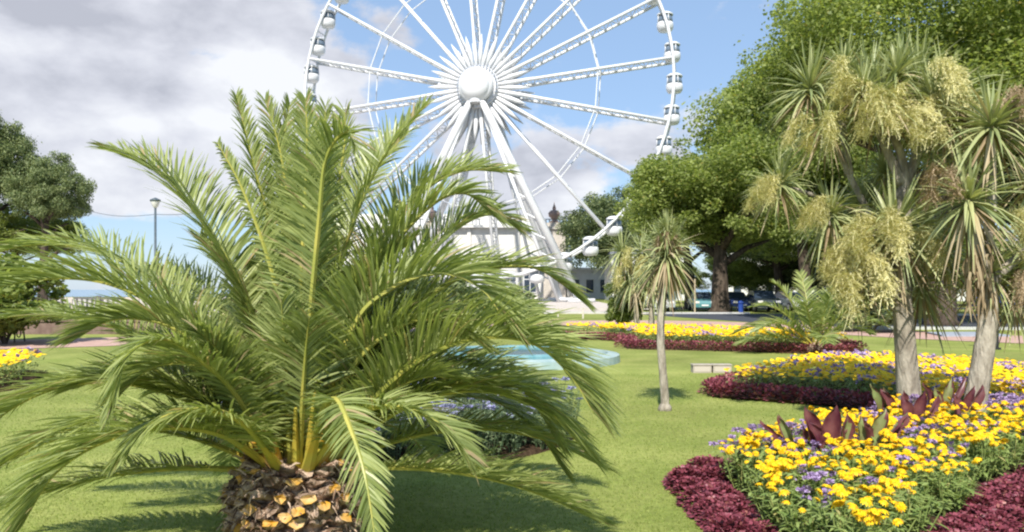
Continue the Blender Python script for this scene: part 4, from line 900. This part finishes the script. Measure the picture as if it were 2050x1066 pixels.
def scatter(poly, step, inset, test=lambda x, y: True):
    xs = [p[0] for p in poly]; ys = [p[1] for p in poly]; out = []; y = min(ys); r_ = 0
    while y < max(ys):
        x = min(xs)+(step*.5 if r_ % 2 else 0)
        while x < max(xs):
            a, b_ = x+rnd(-.28, .28)*step, y+rnd(-.28, .28)*step
            if inside(a, b_, poly) and edge_dist(a, b_, poly) > inset and test(a, b_) and abs(a) < b_*.70+.3: out.append((a, b_))
            x += step
        y += step*.87; r_ += 1
    return out
def trunk_clear(x, y): return math.hypot(x-4.8, y-9.6) > .26 and math.hypot(x-5.05, y-8.7) > .22
def mound(x, y):      # the planting rises a little into the middle of the bed
    return min(.10, .10*edge_dist(x, y, BED)/1.2)
n_d = 0; n_p = 0; far_pts = []; 
for x, y in scatter(BED, .235, .36, trunk_clear):
    purple = (random.random() < (.17 if y < 9.8 else .1)) or (8.6 < y < 9.5 and random.random() < .7) or (y > 15.4 and random.random() < .4)
    if y > 9.8: far_pts.append((x, y, purple)); continue
    z = .04+mound(x, y)*.6
    if purple:
        f_, c_ = random.choice(PUR); t = tag(empty('purple_flower_plant', (x, y, z), rnd(0, 6)), 'small purple flowering plant among the yellow flowers of the near bed', 'plant', 'purple flowers in the near bed')
        t.scale = (1, 1, rnd(.85, 1.15)); link('foliage', f_, t); clusters(t, c_); n_p += 1
    else:
        t = tag(empty('yellow_flower_plant', (x, y, z), rnd(0, 6)), 'yellow daisy flowered bedding plant in the near bed', 'plant', 'yellow daisies in the near bed')
        t.scale = (1, 1, rnd(.85, 1.12)); link('foliage', random.choice(DF), t); n_d += 1
        front = edge_dist(x, y, BED) < .42 and y < 5.2
        for k in range(2 if front else random.choice((6, 8, 10))):
            a = rnd(0, 6.28); q = rnd(.0, .16); o = link('flower_head', random.choice(HEADS), t, (cos(a)*q, sin(a)*q, rnd(.28, .37))); sc = rnd(.7, 1.2); o.scale = (sc, sc, sc)
            o.rotation_euler = (rnd(-.2, .95), rnd(-.5, .5), rnd(0, 6.28))
print('near daisies', n_d, 'purple', n_p)
def mass(name, pts, label, cat, h0=.35, hs=1.6, yel=.8, yr=.05, zfun=lambda x, y: 0, nf=26):
    fo = MB(); fl = MB()
    for x, y, pur in pts:
        z0 = .03+zfun(x, y)
        for i in range(nf):
            p = Vector((x+rnd(-.16, .16), y+rnd(-.16, .16), z0+rnd(.0, h0*.85))); leaf(fo, p, udir(0, .9), rnd(.07, .13), rnd(.02, .04), 0, .3, 2)
        for i in range(8 if pur else 6):
            c = Vector((x+rnd(-.17, .17), y+rnd(-.17, .17), z0+h0*rnd(.82, 1.12)))
            if pur:
                for j in range(6):
                    d = udir(-.3, 1); fo.strip([c, c+d*.03, c+d*.05], [.02, .035, .01], d.orthogonal().normalized(), 1)
            else:
                n = 7; rr = yr*rnd(.75, 1.1); tl = Vector((rnd(-.3, .3), rnd(-.6, .1), 1)).normalized(); s = tl.orthogonal().normalized(); s2 = tl.cross(s)
                vs = [c+tl*.012]+[c+(s*cos(2*pi*k/n)+s2*sin(2*pi*k/n))*rr*(1 if k % 2 else .78) for k in range(n)]
                fo.add(vs, [(0, 1+k, 1+(k+1) % n) for k in range(n)], 2)
    return tag(fo.build(name, [M_fol, M_pur, M_yel]), label, cat, kind='stuff')
mass('flower_carpet', far_pts, 'yellow and purple flowers massed at the back of the right hand bed', 'flowers')
ptsC = [(x, y, random.random() < .1 or y < 20.9) for x, y in scatter(BEDC, .27, .35)]
mass('flower_carpet', ptsC, 'band of yellow flowers in the far bed in front of the path', 'flowers', h0=.42, yr=.062)
ptsL = [(x, y, random.random() < .1) for x, y in scatter(BEDL, .26, .2)]
mass('flower_carpet', ptsL, 'yellow flowers in the bed at the left edge behind the big palm', 'flowers', h0=.42, yr=.06)
# lilac bed behind the big palm
for x, y in scatter(BEDM, .25, .03):
    f_, c_ = random.choice(LIL); t = tag(empty('lilac_flower_plant', (x, y, .03), rnd(0, 6)), 'grey green bedding plant of the round bed behind the big palm', 'plant', 'lilac plants behind the big palm')
    s = rnd(.9, 1.2); t.scale = (s*1.15, s*1.15, s); link('foliage', f_, t)
    if random.random() < .3: clusters(t, c_, .6)
def border(poly, step, offs):
    out = []
    for off in offs:
        acc = rnd(0, step); n = len(poly)
        for i in range(n):
            a = Vector((*poly[i], 0)); b_ = Vector((*poly[(i+1) % n], 0)); d = b_-a; L_ = d.length; nr = Vector((d.y, -d.x, 0)).normalized()
            m_ = a.lerp(b_, .5)+nr*.02
            if inside(m_.x, m_.y, poly): nr = -nr
            while acc < L_: p = a+d*(acc/L_)-nr*off; out.append((p.x+rnd(-.03, .03), p.y+rnd(-.03, .03))); acc += step
            acc -= L_
    return out
near_m = [(x, y) for x, y in border(BED, .18, (.07, .24)) if abs(x) < y*.68+.3]
far_mb = MB(); cnt = 0
def maroon_mass(mb, x, y, s=1.0, n=60):
    for i in range(n):
        d = udir(0, 1); p = Vector((x+d.x*.16*s, y+d.y*.16*s, .02+d.z*.19*s)); leaf(mb, p, (d+Vector((rnd(-.5, .5), rnd(-.5, .5), .3))).normalized(), rnd(.05, .08), rnd(.035, .055), 0, .3, 2)
for x, y in near_m:
    back = y > 14.5
    if back: continue
    if y < 9.0 and not (y > 7.2 and x < 4.2):
        t = link('maroon_leaf_plant', random.choice(MARM), None, (x, y, .0)); s = rnd(.85, 1.2); t.scale = (s, s, s*rnd(.7, 1.0)); t.rotation_euler = (0, 0, rnd(0, 6)); cnt += 1
        tag(t, 'low maroon leaved plant edging the near flower bed', 'plant', 'maroon edging of the near bed')
    elif y > 10.4: maroon_mass(far_mb, x, y)
tag(far_mb.build('maroon_edging', M_mar), 'maroon leaved edging along the middle of the right hand bed', 'plants', kind='stuff')
mb = MB()
for x, y in border(BEDC, .22, (-.05, .14, .3)):
    if y < 27.6 and (y < 24.6 or x < 4) : maroon_mass(mb, x, y, 1.15, 34)
tag(mb.build('maroon_edging', M_mar), 'maroon leaved edging in front of the far yellow bed', 'plants', kind='stuff')
mb = MB()
for i in range(26): maroon_mass(mb, -4.62+rnd(-.5, .5), 16.7+rnd(-.5, .5), 1.9, 40)
tag(mb.build('red_leaf_plant', M_mar), 'patch of crimson foliage on the lawn seen under the left fronds', 'plant', kind='thing')

# cannas
def canna(px, Y, leaves, label):
    base = Vector(((px-1025)/F*Y, Y, .05)); t = tag(empty('canna_plant', base), label, 'plant'); t.scale = (.9, .9, .9)
    for dx, lean, l, w, mi, yaw in leaves:
        mb = MB(); st = Vector((dx*.4, 0, .02)); top = Vector((dx, rnd(-.04, .04), .30)); mb.tube([st, top], [.010, .008], 6)
        d = Vector((lean, rnd(-.15, .15), 1)).normalized(); pts = []
        for j in range(8): q = j/7; pts.append(top+d*l*q+Vector((lean*.12*q*q, 0, -.10*l*q**3))+Vector((0, 0, -.03)))
        sd_ = Matrix.Rotation(yaw, 3, 'Z')@Vector((1, 0, 0)); up = d.cross(sd_).normalized(); prof = (.16, .5, .8, .96, 1, .9, .62, .16); ph = rnd(0, 6); vs = []
        for j in range(8):
            roll = rnd(.9, 1.3)
            for q in (-1, -.72, -.36, 0, .36, .72, 1):
                vs.append(pts[j]+sd_*(w*.5*prof[j]*math.sin(q*1.15)*1.05)-up*(w*prof[j]*.42*q*q*roll)+up*(.012*sin(ph+j*1.7+q*2)*abs(q))-Vector((0, 0, .035*(j/7)**3*abs(q))))
        o_ = len(mb.v); mb.v += [tuple(v) for v in vs]
        for j in range(7):
            for q in range(6): mb.f.append((o_+j*7+q, o_+j*7+q+1, o_+j*7+8+q, o_+j*7+7+q)); mb.m.append(1 if (q in (0, 5) or (q in (1, 4) and j > 4)) else 0)
        mb.build('leaf', [M_can_m if mi else M_can_g, M_can_m], t, smooth=True)
canna(1598, 6.7, [(-.16, -.45, .36, .07, 1, .3), (-.05, -.3, .42, .10, 0, -.4), (.05, -.05, .30, .07, 1, .8), (-.08, -.6, .30, .06, 1, .2)], 'small canna with narrow dark leaves, leftmost in the near bed')
canna(1655, 6.6, [(-.09, -.15, .48, .17, 1, .2), (.03, .1, .50, .17, 1, -.5), (.11, .1, .44, .14, 0, .5), (.05, .3, .36, .12, 1, 1.0), (-.02, -.3, .36, .12, 1, .1)], 'canna with broad maroon leaves in the middle of the near bed')
canna(1732, 6.7, [(-.05, 0, .38, .13, 0, .2), (.05, .25, .46, .14, 0, -.3), (.13, .45, .46, .12, 0, .5), (.0, -.1, .34, .12, 1, .8), (.1, .6, .34, .1, 1, .2)], 'canna with green leaves edged maroon, right of the maroon one')
canna(1788, 8.5, [(-.14, -.25, .46, .13, 0, .2), (-.03, -.12, .40, .12, 0, -.5), (.06, .1, .36, .12, 1, .6), (0, -.3, .4, .13, 1, .0)], 'green leaved canna left of the thick cordyline trunk')
canna(1832, 7.8, [(-.06, -.1, .40, .14, 1, .1), (.04, .12, .46, .13, 1, -.6), (.1, .3, .42, .12, 1, .5)], 'dark maroon canna in front of the thick cordyline trunk')
canna(1882, 8.6, [(-.05, -.05, .38, .13, 0, .1), (.05, .2, .50, .12, 0, -.4), (.1, .35, .56, .09, 1, .3), (-.1, -.2, .45, .14, 1, .6)], 'green canna between the two cordyline trunks')
canna(1918, 8.2, [(-.03, 0, .36, .13, 1, .5), (.05, .2, .48, .10, 1, -.5), (.1, .3, .5, .12, 1, .2)], 'dark red canna just left of the leaning cordyline trunk')
